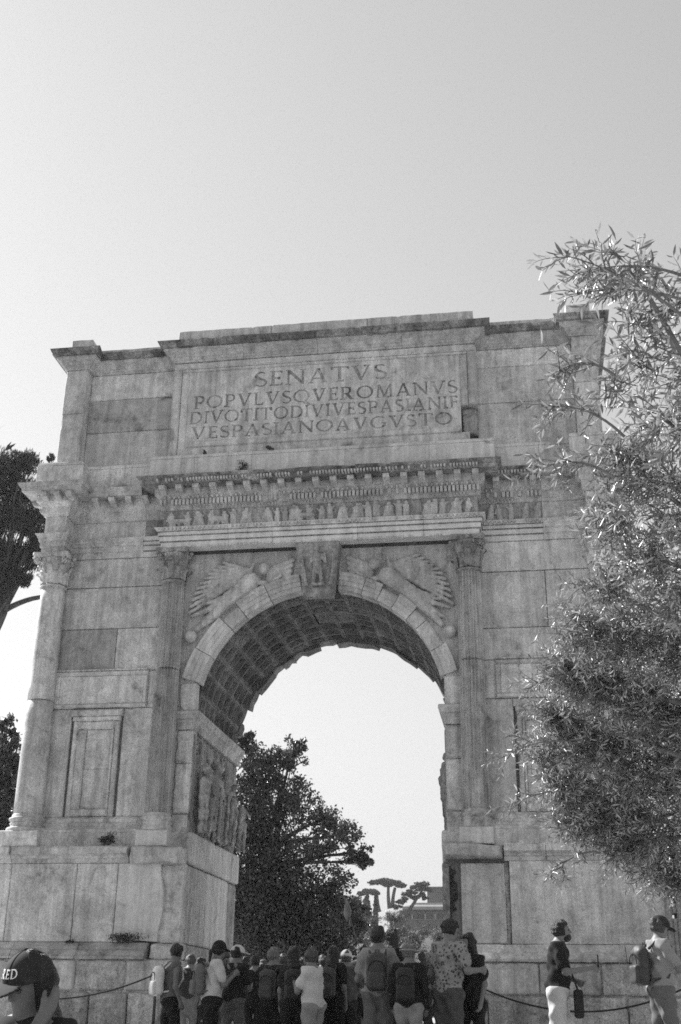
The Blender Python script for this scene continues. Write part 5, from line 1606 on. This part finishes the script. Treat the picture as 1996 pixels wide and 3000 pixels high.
def person(label, loc, H, rz, shirt='cloth_dark', sleeve='short', legs='cloth_dark', legkind='long', hair='hair_black', hairkind='short', capm=None, capdir=0.0, capkind='cap', skin='skin', arms=None,
           head_yaw=0.0, head_pitch=-.15, lean=0.0, woman=False, h=.013, group='tourists crowding in front of the arch', pack=None, pack_label=None, stance=0.0, hatscale=1.0, shirt_len=0.90, grip=.6, beard=False):
    rv = random.Random(label)
    if head_yaw == 0.0 and h > .01: head_yaw = rv.uniform(-.75, .75)
    if head_pitch == -.15 and h > .01: head_pitch = rv.uniform(-.35, .22)
    if lean == 0.0 and h > .01: lean = rv.uniform(-.02, .10)
    if stance == 0.0: stance = rv.uniform(-.12, .12)
    s = H / 1.75
    root = empty('person', loc, rz); tag(root, label, 'person', group)
    V = lambda x, y, z: (x * s, (y + lean * max(0, z - .95)) * s, z * s)
    sw = .150 if woman else .175; hw = .090 if woman else .083
    A_ = {-1: ((-sw - .055, -.02, 1.13), (-sw - .05, .09, .90)), 1: ((sw + .055, -.02, 1.13), (sw + .05, .09, .90))}
    if arms: A_.update(arms)
    k = .05
    # legs: stance shifts the two feet fore and aft
    legp = {}
    for d in (-1, 1):
        f = stance * d
        legp[d] = (V(d * hw, 0, .92), V(d * (hw + .01), .03 + f * .5, .49), V(d * (hw + .02), -.03 + f, .09), V(d * (hw + .035), .13 + f, .04))
    B = [cap(V(-hw * .7, 0, .95), V(hw * .7, 0, .95), .115 * s, .115 * s, k=k), cap(V(0, .0, .98), V(0, .01, 1.16), .125 * s, .118 * s, k=k, s=(.92, 1.15, 1)),
         cap(V(0, .01, 1.15), V(0, -.005, 1.33), .112 * s, .125 * s, k=k, s=(.82, 1.12, 1)), cap(V(-sw * .8, -.01, 1.425), V(sw * .8, -.01, 1.425), .066 * s, .066 * s, k=.06), cap(V(-sw * .55, -.015, 1.455), V(sw * .55, -.015, 1.455), .05 * s, .05 * s, k=.06), cap(V(0, -.02, 1.47), V(0, 0, 1.53), .068 * s, .055 * s, k=.05),
         cap(V(0, -.01, 1.42), V(0, .012, 1.56), .062 * s, .055 * s, k=.03)]
    for d in (-1, 1):
        hp_, kn, an, to = legp[d]
        B += [cap(hp_, kn, .088 * s, .056 * s, k=.03), cap(kn, an, .055 * s, .036 * s, k=.03), cap(an, to, .038 * s, .034 * s, k=.03)]
        sh = V(d * sw, -.01, 1.42); el, wr = V(*A_[d][0]), V(*A_[d][1])
        B += [cap(sh, el, .052 * s, .040 * s, k=.03), cap(el, wr, .040 * s, .027 * s, k=.025)]
        fd = np.array(wr) - np.array(el)
        nn = np.array((-d * .9, .25, 0.1))
        B += hand_prims(wr, fd, nn, s, grip, d)
    # head
    Rm = R3(head_yaw, head_pitch)
    hc = np.array(V(0, .03, 1.625))
    HP = lambda x, y, z: tuple(hc + Rm @ (np.array((x, y, z)) * s))
    he = lambda c, r, **kw: ell(HP(*c), tuple(np.array(r) * s), R=Rm, **kw)
    B += [he((0, -.008, .012), (.073, .094, .104), k=.02), he((0, .035, -.055), (.054, .058, .062), k=.03), cap(HP(0, .088, .012), HP(0, .108, -.022), .010 * s, .015 * s, k=.012),
          he((-.074, 0, -.012), (.010, .02, .032), k=.006), he((.074, 0, -.012), (.010, .02, .032), k=.006), he((0, .078, -.062), (.024, .012, .010), k=.008), he((0, .078, -.092), (.022, .018, .018), k=.015),
          he((0, .072, .035), (.055, .020, .014), k=.015)]
    link('body', imp_mesh('body', B, h, S[skin]), root)
    for d in (-1, 1):
        e = MB(); c = HP(d * .030, .083, .006); e.ball(c, .011 * s, 8, 6); e.build('eye', S['eye'], root)
    # clothes
    rr = random.Random(label + 'c')
    ph = [rr.uniform(0, 6) for _ in range(4)]
    wr_ = lambda P: .011 * np.sin(P[:, 2] * 34 + P[:, 0] * 19 + ph[0]) * np.sin(P[:, 0] * 27 + P[:, 1] * 23 + ph[1]) + .008 * np.sin(P[:, 2] * 23 - np.abs(P[:, 0]) * 37 + P[:, 1] * 15 + ph[2])
    e = .021 * s
    T = [cap(V(-hw * .7, 0, .97), V(hw * .7, 0, .97), .115 * s + e, .115 * s + e, k=k), cap(V(0, 0, .98), V(0, .01, 1.16), .13 * s + e, .122 * s + e, k=k, s=(.92, 1.12, 1)), cap(V(0, .01, 1.15), V(0, -.005, 1.33), .112 * s + e, .126 * s + e, k=k, s=(.82, 1.1, 1)),
         cap(V(-sw * .8, -.01, 1.425), V(sw * .8, -.01, 1.425), .068 * s + e * .7, .068 * s + e * .7, k=.05), cap(V(-sw * .55, -.015, 1.455), V(sw * .55, -.015, 1.455), .05 * s + e, .05 * s + e, k=.06)]
    for d in (-1, 1):
        sh = np.array(V(d * sw, -.01, 1.42)); el, wr = np.array(V(*A_[d][0])), np.array(V(*A_[d][1]))
        if sleeve == 'short': T.append(cap(tuple(sh), tuple(sh + (el - sh) * .62), .058 * s + e * .7, .056 * s + e, k=.03))
        elif sleeve == 'long': T += [cap(tuple(sh), tuple(el), .058 * s + e * .6, .047 * s + e * .6, k=.03), cap(tuple(el), tuple(el + (wr - el) * .93), .047 * s + e * .6, .036 * s + e * .5, k=.02)]
    zc = shirt_len * s
    link('shirt', imp_mesh('shirt', T, h * 1.15, S[shirt], clip=lambda P: np.maximum(zc - P[:, 2], P[:, 2] - 1.505 * s), warp=wr_), root)
    if legkind == 'skirt':
        L = [cap(V(0, 0, .95), V(0, .02, .42), .15 * s, .20 * s, k=.03, s=(.85, 1.1, 1))]; zb = .42 * s
    else:
        L = [cap(V(-hw * .7, 0, .95), V(hw * .7, 0, .95), .122 * s + e, .122 * s + e, k=k)]
        zb = .07 * s if legkind == 'long' else .55 * s
        wid = .02 if legkind == 'long' else .035
        for d in (-1, 1):
            hp_, kn, an, to = legp[d]
            L += [cap(hp_, kn, .094 * s + e, .056 * s + wid * s, k=.03), cap(kn, an, .056 * s + wid * s, .045 * s + wid * s, k=.02)]
    link('skirt' if legkind == 'skirt' else ('shorts' if legkind == 'short' else 'trousers'), imp_mesh('trousers', L, h * 1.15, S[legs], clip=lambda P: np.maximum(zb - P[:, 2], P[:, 2] - 1.03 * s), warp=wr_), root)
    for d in (-1, 1):
        an, to = legp[d][2], legp[d][3]
        link('shoe', imp_mesh('shoe', [cap((an[0], an[1] - .03 * s, .045 * s), (to[0], to[1] + .03 * s, .035 * s), .05 * s, .042 * s)], .016, S['shoe'], clip=lambda P: np.maximum(-P[:, 2], P[:, 2] - .1 * s)), root)
    # hair and headgear
    Ri = Rm.T
    def loc_(P): return (P - hc) @ Rm / s
    if hairkind != 'none':
        Hh = [he((0, -.016, .026), (.094, .114, .116), k=.02)]
        if hairkind == 'long':
            Hh += [cap(HP(0, -.05, -.02), tuple(np.array(V(0, -.10, 1.38))), .085 * s, .10 * s, k=.04), cap(HP(-.06, -.02, -.02), tuple(np.array(V(-.075, -.04, 1.42))), .035 * s, .03 * s, k=.03), cap(HP(.06, -.02, -.02), tuple(np.array(V(.075, -.04, 1.42))), .035 * s, .03 * s, k=.03)]
        if hairkind == 'tail': Hh += [cap(HP(0, -.10, .04), HP(0, -.17, -.06), .035 * s, .03 * s, k=.03), cap(HP(0, -.17, -.06), HP(0, -.16, -.20), .03 * s, .015 * s, k=.02)]
        if hairkind == 'bun': Hh += [he((0, -.10, .06), (.05, .05, .05), k=.02)]
        for _ in range(7):
            a_, b_ = rr.uniform(0, 6.28), rr.uniform(-.1, 1.2)
            Hh.append(he((.075 * math.cos(a_) * math.cos(b_), -.02 + .09 * math.sin(a_) * math.cos(b_), .03 + .09 * math.sin(b_)), (rr.uniform(.025, .045),) * 3, k=.02))
        lowz = -.055 if hairkind == 'short' else -.5
        def hclip(P):
            q = loc_(P)
            face = np.minimum(q[:, 1] - (.030 + .25 * np.maximum(q[:, 2] - .03, 0)), .062 - q[:, 2])       # keep the face free
            return np.maximum(face * s, (lowz - q[:, 2]) * s)
        g1, g2 = rr.uniform(0, 6), rr.uniform(0, 6)
        link('hair', imp_mesh('hair', Hh, h * .9, S[hair], clip=hclip, warp=lambda P: .005 * np.sin(P[:, 0] * 90 + g1) * np.sin(P[:, 1] * 80 + g2) + .003 * np.sin(P[:, 2] * 110)), root)
    if beard:
        link('beard', imp_mesh('beard', [he((0, .040, -.075), (.062, .064, .056), k=.02)], h * .8, S[hair], clip=lambda P: np.maximum((loc_(P)[:, 2] + .030) * s, (.0 - loc_(P)[:, 1]) * s), warp=lambda P: .003 * np.sin(P[:, 0] * 120) * np.sin(P[:, 2] * 130)), root)
    if capm:
        Rc = R3(head_yaw + capdir, head_pitch); CP = lambda x, y, z: tuple(hc + Rc @ (np.array((x, y, z)) * s * hatscale))
        if capkind == 'cap':
            Cc = [ell(CP(0, -.012, .035), tuple(np.array((.103, .123, .122)) * s * hatscale), R=Rc)]
            link('cap', imp_mesh('cap', Cc, h * .9, S[capm], clip=lambda P: (.030 * s - ((P - hc) @ Rc)[:, 2])), root)
            link('cap_brim', imp_mesh('cap_brim', [ell(CP(0, .125, .040), tuple(np.array((.075, .075, .012)) * s * hatscale), R=Rc @ np.array(Matrix.Rotation(-.18, 3, 'X')))], h * .7, S[capm]), root)
        else:
            link('hat', imp_mesh('hat', [ell(CP(0, -.01, .05), tuple(np.array((.088, .105, .09)) * s), R=Rc), ell(CP(0, 0, .035), tuple(np.array((.15, .165, .018)) * s), R=Rc, k=.02)], h * .9, S[capm], clip=lambda P: (.012 * s - ((P - hc) @ Rc)[:, 2])), root)
    if pack:
        backpack(pack_label, loc, rz, s, pack, lean, sw)
    return root

def backpack(label, loc, rz, s, mat, lean, sw, size=1.0):
    root = empty('backpack', loc, rz); tag(root, label, 'backpack', 'backpacks worn in the crowd')
    V = lambda x, y, z: (x * s, (y + lean * max(0, z - .95)) * s, z * s)
    m = S[mat]
    z0 = 1.20
    w1 = lambda P: .004 * np.sin(P[:, 2] * 45 + P[:, 0] * 20) * np.sin(P[:, 0] * 35)
    link('bag', imp_mesh('bag', [rbox(V(0, -.235, z0), (.135 * s * size, .075 * s, .215 * s * size), .07 * s), ell(V(0, -.24, z0 + .14), (.122 * s * size, .075 * s, .10 * s))], .014, m, warp=w1), root)
    link('pocket', imp_mesh('pocket', [rbox(V(0, -.31, z0 - .09), (.105 * s * size, .035 * s, .105 * s), .03 * s)], .014, m, warp=w1), root)
    for d in (-1, 1):
        mb = MB()
        mb.tube([V(d * .09, -.17, z0 + .19), V(d * sw * .62, -.085, 1.475), V(d * sw * .68, .0, 1.495), V(d * sw * .72, .10, 1.42), V(d * sw * .80, .125, 1.25), V(d * sw * .95, .03, 1.08), V(d * .12, -.17, z0 - .15)], .016 * s, 6)
        mb.build('strap', m, root)
    mb = MB(); mb.tube([V(-.03, -.18, z0 + .22), V(-.02, -.19, z0 + .27), V(.02, -.19, z0 + .27), V(.03, -.18, z0 + .22)], .008 * s, 5); mb.build('handle', m, root)
    mb = MB(); mb.tube([V(.11 * math.cos(t), -.33, z0 + .02 + .12 * math.sin(t)) for t in [math.pi * i / 8 for i in range(9)]], .006 * s, 5); mb.build('zip', S['cloth_black'], root)
    return root

def put(px, top, y):
    p = at_y(px, top, y); gz = GZ(y)
    return (p.x, y, gz), p.z - gz
def P_(label, px, top, y, rz, hat=0.0, **kw):
    loc, H = put(px, top, y)
    H = (H - hat) * 1.0
    print('person %-48s H %.2f x %.2f' % (label[:48], H, loc[0]))
    return person(label, loc, H, math.radians(rz), **kw), loc, H

fwd = {-1: ((-.23, .10, 1.12), (-.10, .30, 1.18)), 1: ((.23, .10, 1.12), (.10, .30, 1.18))}
phone = {-1: ((-.22, .12, 1.14), (-.07, .30, 1.30)), 1: ((.22, .12, 1.14), (.07, .30, 1.30))}
P_('person in dark trousers wearing a white backpack at the left', 510, 2768, -8.4, -55, shirt='cloth_grey', sleeve='none', legs='cloth_black', legkind='long', hair='hair_black', pack='nylon_white', pack_label='white backpack on the leftmost tourist', skin='skin', stance=.12)
P_('person in black cap and white shirt with grey backpack', 628, 2755, -8.7, -62, hat=.02, shirt='cloth_white', legs='cloth_black', hair='hair_black', hairkind='tail', capm='cloth_black', pack='nylon_grey', pack_label='grey backpack over a white shirt below a black cap', woman=True, arms=phone, stance=-.1)
P_('person in printed shirt and pale jeans beside the black cap', 650, 2792, -7.8, -80, shirt='cloth_print', legs='denim', hair='hair_brown', woman=True, arms=fwd)
P_('person in white cap and dark shirt with pale jeans', 690, 2768, -8.3, -25, hat=.02, shirt='cloth_dark', legs='denim', hair='hair_black', capm='cloth_white', capdir=-.6, arms=fwd, stance=.1)
P_('short person all in black behind the pale jeans', 748, 2800, -7.0, 5, shirt='cloth_black', legs='cloth_black', hair='hair_black', woman=True)
P_('grey haired person with a dark backpack', 802, 2778, -8.6, -8, shirt='cloth_dark', legs='cloth_black', hair='hair_grey', pack='nylon_mid', pack_label='dark backpack on the grey haired tourist', arms=fwd)
P_('person with long black hair carrying a black backpack', 864, 2776, -9.0, 8, shirt='cloth_dark', legs='cloth_black', hair='hair_black', hairkind='long', pack='nylon_black', pack_label='black backpack beside the white T-shirt', woman=True)
P_('person in bright white T-shirt and light grey trousers', 922, 2780, -9.3, 62, shirt='cloth_white', legs='cloth_light', hair='hair_brown', hairkind='bun', woman=True, arms=phone, shirt_len=.84)
P_('person in black with a grey backpack right of the white T-shirt', 974, 2772, -8.2, -10, shirt='cloth_black', legs='cloth_black', hair='hair_black', hairkind='long', pack='nylon_mid', pack_label='mid grey backpack right of the white T-shirt', woman=True)
P_('person in white cap in the middle of the crowd', 1016, 2782, -7.4, 10, hat=.02, shirt='cloth_mid', legs='cloth_dark', hair='hair_brown', capm='cloth_white', arms=fwd)
(guide, gl, gH) = P_('broad man in pale shirt and jeans with a grey backpack', 1108, 2717, -9.4, 4, shirt='cloth_light', legs='cloth_grey', hair='hair_black', pack='nylon_mid', pack_label='large dark grey backpack on the broad man', arms={-1: ((-.26, .08, 1.13), (-.16, .30, 1.22))}, h=.012)
P_('woman with long black hair beside the broad man', 1148, 2722, -8.3, -5, shirt='cloth_black', legs='cloth_black', legkind='skirt', hair='hair_black', hairkind='long', woman=True)
P_('person in pale sun hat and light trousers with black backpack', 1196, 2758, -9.7, -6, hat=.03, shirt='cloth_black', legs='cloth_light', hair='hair_grey', capm='cloth_light', capkind='hat', pack='nylon_black', pack_label='bulky black backpack below the pale sun hat', sleeve='long')
P_('tall man in patterned shirt with his arm round a woman', 1308, 2694, -9.6, -30, shirt='cloth_pattern', legs='cloth_mid', hair='hair_black', head_yaw=-.5, arms={1: ((.31, -.06, 1.17), (.36, .15, 1.19))}, grip=.9, h=.012)
P_('long haired woman in dark top embraced by the tall man', 1376, 2738, -9.3, 150, shirt='cloth_black', legs='cloth_black', hair='hair_black', hairkind='long', woman=True, head_yaw=-.3, arms={1: ((.20, .12, 1.14), (.08, .24, 1.02))}, skin='skin')
(man, ml, mH) = P_('bearded man in black T-shirt and white shorts in profile', 1622, 2697, -8.8, -88, shirt='cloth_black', legs='cloth_white', legkind='short', hair='hair_black', group='tourists standing before the right podium', arms={1: ((.22, .08, 1.15), (.12, .40, 1.20)), -1: ((-.22, .06, 1.13), (-.08, .25, 1.05))}, h=.012, shirt_len=.86, beard=True, head_yaw=.05)
P_('person in dark cap and pale shirt with backpack at right', 1918, 2683, -8.8, -72, hat=.02, shirt='cloth_light', legs='cloth_grey', hair='hair_brown', capm='cloth_dark', pack='nylon_mid', pack_label='dark backpack on the tourist at the right edge', group='tourists standing before the right podium', arms={1: ((.24, .14, 1.16), (.18, .42, 1.24))}, head_pitch=-.3)
P_('short dark haired person between the two dark backpacks', 832, 2796, -6.6, 0, shirt='cloth_dark', legs='cloth_black', hair='hair_brown')
P_('dark haired person left of the broad man with backpack', 1062, 2768, -7.0, 12, shirt='cloth_mid', legs='cloth_black', hair='hair_black', woman=True)

back = [(560, 2798, -5.6, 10, 'cloth_dark', 'denim', 'hair_brown', 'short'), (590, 2806, -5.0, -15, 'cloth_mid', 'cloth_black', 'hair_black', 'long'), (716, 2806, -5.4, 0, 'cloth_black', 'cloth_dark', 'hair_black', 'short'), (772, 2812, -5.0, 14, 'cloth_mid', 'cloth_black', 'hair_brown', 'long'),
        (884, 2806, -5.2, -12, 'cloth_dark', 'cloth_mid', 'hair_black', 'short'), (946, 2800, -5.0, 8, 'cloth_dark', 'cloth_black', 'hair_brown', 'short'), (996, 2812, -4.8, -6, 'cloth_grey', 'cloth_dark', 'hair_grey', 'short'), (1040, 2800, -5.3, 20, 'cloth_black', 'denim', 'hair_black', 'long'), (1088, 2796, -5.0, 0, 'cloth_dark', 'cloth_black', 'hair_brown', 'short'), (1168, 2792, -5.2, -18, 'cloth_mid', 'cloth_black', 'hair_black', 'short'), (1232, 2786, -5.6, 6, 'cloth_dark', 'cloth_black', 'hair_black', 'long'), (1268, 2790, -5.2, 0, 'cloth_black', 'cloth_dark', 'hair_brown', 'short')]
names_ = ['person in dark top glimpsed left behind the white backpack', 'long haired person glimpsed behind the grey backpack', 'dark figure glimpsed behind the white cap and pale jeans', 'long haired figure glimpsed left of the grey haired person', 'dark figure glimpsed left of the white T-shirt', 'brown haired figure glimpsed right of the white T-shirt', 'grey haired figure glimpsed behind the middle white cap', 'long haired figure glimpsed behind the flag stick', 'brown haired figure glimpsed left behind the broad man', 'dark figure glimpsed right of the broad man', 'long haired figure glimpsed right of the sun hat', 'brown haired figure glimpsed left of the tall man']
for nm, (px, top, y, rz, sh_, lg, hr, hk) in zip(names_, back):
    P_(nm, px, top, y, rz, shirt=sh_, legs=lg, hair=hr, hairkind=hk, woman=hk == 'long', h=.016)

# flag on a stick held up by the broad man
wx, wy = -.16 * gH / 1.75, .36 * gH / 1.75
c4, s4 = math.cos(math.radians(4)), math.sin(math.radians(4))
hb = Vector((gl[0] + wx * c4 - wy * s4, gl[1] + wx * s4 + wy * c4, gl[2] + 1.20 * gH / 1.75))
tip = at_y(1006, 2622, hb.y + .2)
fl = empty('tour_flag', hb); tag(fl, 'pale tour guide flag on a thin stick above the crowd', 'flag')
mb = MB(); mb.tube([(hb.lerp(tip, -.15)) - hb, tip - hb], .006, 6); mb.build('stick', S['cloth_grey'], fl)
vs, fs = [], []
t0 = tip - hb
for i in range(9):
    for j in range(6):
        vs.append((t0.x + j * .016 + .015 * math.sin(i * .9 + j) + .004 * i, t0.y + .03 * math.sin(j * 1.7 + i * .5), t0.z - .02 - i * .037 - .012 * j))
for i in range(8):
    for j in range(5): fs.append((i * 6 + j, i * 6 + j + 1, (i + 1) * 6 + j + 1, (i + 1) * 6 + j))
fm = mesh_from('cloth', vs, fs, S['cloth_light'], True)
o = link('cloth', fm, fl); sd = o.modifiers.new('solid', 'SOLIDIFY'); sd.thickness = .003

# phone and shoulder bag of the man in white shorts
r9 = math.radians(-88); sM = mH / 1.75
def ml_pt(x, y, z): return Vector((ml[0] + (x * math.cos(r9) - y * math.sin(r9)) * sM, ml[1] + (x * math.sin(r9) + y * math.cos(r9)) * sM, ml[2] + z * sM))
p = ml_pt(.10, .50, 1.28)
ph_ = empty('mobile_phone', p, r9); tag(ph_, 'dark mobile phone held out by the man in white shorts', 'phone')
link('case', imp_mesh('case', [rbox((0, 0, 0), (.038, .006, .076), .006)], .005, S['cloth_black']), ph_)
link('lens', imp_mesh('lens', [ell((-.02, .007, .055), (.008, .004, .008))], .003, S['eye']), ph_)
bg_ = empty('shoulder_bag', ml_pt(.10, .24, .80), r9); tag(bg_, 'dark shoulder bag hanging in front of the white shorts', 'bag')
link('bag', imp_mesh('bag', [rbox((0, 0, 0), (.10, .055, .16), .04)], .012, S['cloth_dark']), bg_)
mb = MB(); mb.tube([Vector((.07, 0, .13)), Vector((.02, -.10, .45)), Vector((-.05, -.20, .66))], .012, 6); mb.build('strap', S['cloth_dark'], bg_)

# ------------------------------------------------------------------ the man in the cap, close to the camera
nd = 5.0
hp0 = at_d(84, 2888, nd)                       # centre of his head
ny = hp0.y
gz = GZ(ny)
Hn = (hp0.z - gz) / (1.63 / 1.75)
rzn = math.radians(156)
sN = Hn / 1.75
cn, sn = math.cos(rzn), math.sin(rzn)
oh = np.array((0, .03 * sN))
nl = (hp0.x - (oh[0] * cn - oh[1] * sn), ny - (oh[0] * sn + oh[1] * cn), gz)
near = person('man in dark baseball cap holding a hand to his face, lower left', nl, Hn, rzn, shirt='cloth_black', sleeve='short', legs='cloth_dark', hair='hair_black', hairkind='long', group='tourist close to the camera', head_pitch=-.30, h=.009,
              arms={-1: ((-.14, .26, 1.24), (-.155, .075, 1.50))}, skin='skin_shaded', grip=.16)
print('near man H %.2f' % Hn, nl)
hcN = np.array((0, .03 * sN, 1.625 * sN)); RmN = R3(0, -.30)
S['cap_cloth'] = plain('cap_cloth', 0.03, 0.85, 0.2, 30.0, 0.2)
S['thread'] = plain('white_thread', 0.75, 0.8, 0.08, 60.0, 0.2)
def CPN(x, y, z): return tuple(hcN + RmN @ (np.array((x, y, z)) * sN))
capR = np.array((.104, .127, .124)) * sN
cm_ = imp_mesh('cap', [ell(CPN(0, -.010, .035), tuple(capR), R=RmN)], .008, S['cap_cloth'], clip=lambda P: (.028 * sN - ((P - hcN) @ RmN)[:, 2]))
capo = link('cap', cm_, near)
link('cap_brim', imp_mesh('cap_brim', [ell(CPN(0, .135, .030), tuple(np.array((.09, .085, .009)) * sN), R=RmN @ np.array(Matrix.Rotation(-.25, 3, 'X')))], .006, S['cap_cloth']), near)
link('cap_button', imp_mesh('cap_button', [ell(CPN(0, -.010, .160), (.010, .010, .007))], .004, S['cap_cloth']), capo)
for k in range(3):                          # stitched seams between the cap panels
    a = math.radians(60 * k + 30); mb = MB()
    mb.tube([Vector(CPN(math.sin(t) * math.cos(a) * .105, -.010 + math.sin(t) * math.sin(a) * .128, .035 + math.cos(t) * .125)) for t in [(-1.45 + 2.9 * i / 20) for i in range(21)]], .0016, 4)
    mb.build('seam', S['cap_cloth'], capo)
# the letters on the front of the cap
for li, lp in enumerate(text_outlines('RED', -.052, .052, 0, .036, .16)):
    vs, fs = [], []
    dense = []
    for loop in lp[:1]:
        for i in range(len(loop)):
            a, b_ = loop[i], loop[(i + 1) % len(loop)]
            dense += [(a[0], a[1]), ((a[0] + b_[0]) / 2, (a[1] + b_[1]) / 2)]
    cu = slab_with_holes(0, 0, 0, 0, [], .002) if False else None
    c2 = bpy.data.curves.new('letter', 'CURVE'); c2.dimensions = '2D'; c2.fill_mode = 'BOTH'; c2.extrude = .0015
    for loop in lp:
        sp = c2.splines.new('POLY'); sp.points.add(len(loop) - 1); sp.use_cyclic_u = True
        for i, (a, b_) in enumerate(loop): sp.points[i].co = (a, b_, 0, 1)
    ob2 = bpy.data.objects.new('letter_tmp', c2); COL.objects.link(ob2)
    me = bpy.data.meshes.new_from_object(ob2.evaluated_get(bpy.context.evaluated_depsgraph_get())); bpy.data.objects.remove(ob2)
    for v in me.vertices:                      # wrap the flat letter round the front of the crown
        th = -v.co.x / .108; zz = .066 + v.co.y
        rz_ = math.sqrt(max(0, 1 - ((zz - .035) / .124) ** 2))
        off_ = .003 + v.co.z
        lx, ly = math.sin(-th) * (.104 * rz_ + off_), -.010 + math.cos(th) * (.127 * rz_ + off_)
        v.co = Vector(CPN(-lx, ly, zz))
    me.materials.clear(); me.materials.append(S['thread'])
    link('letter', me, capo)
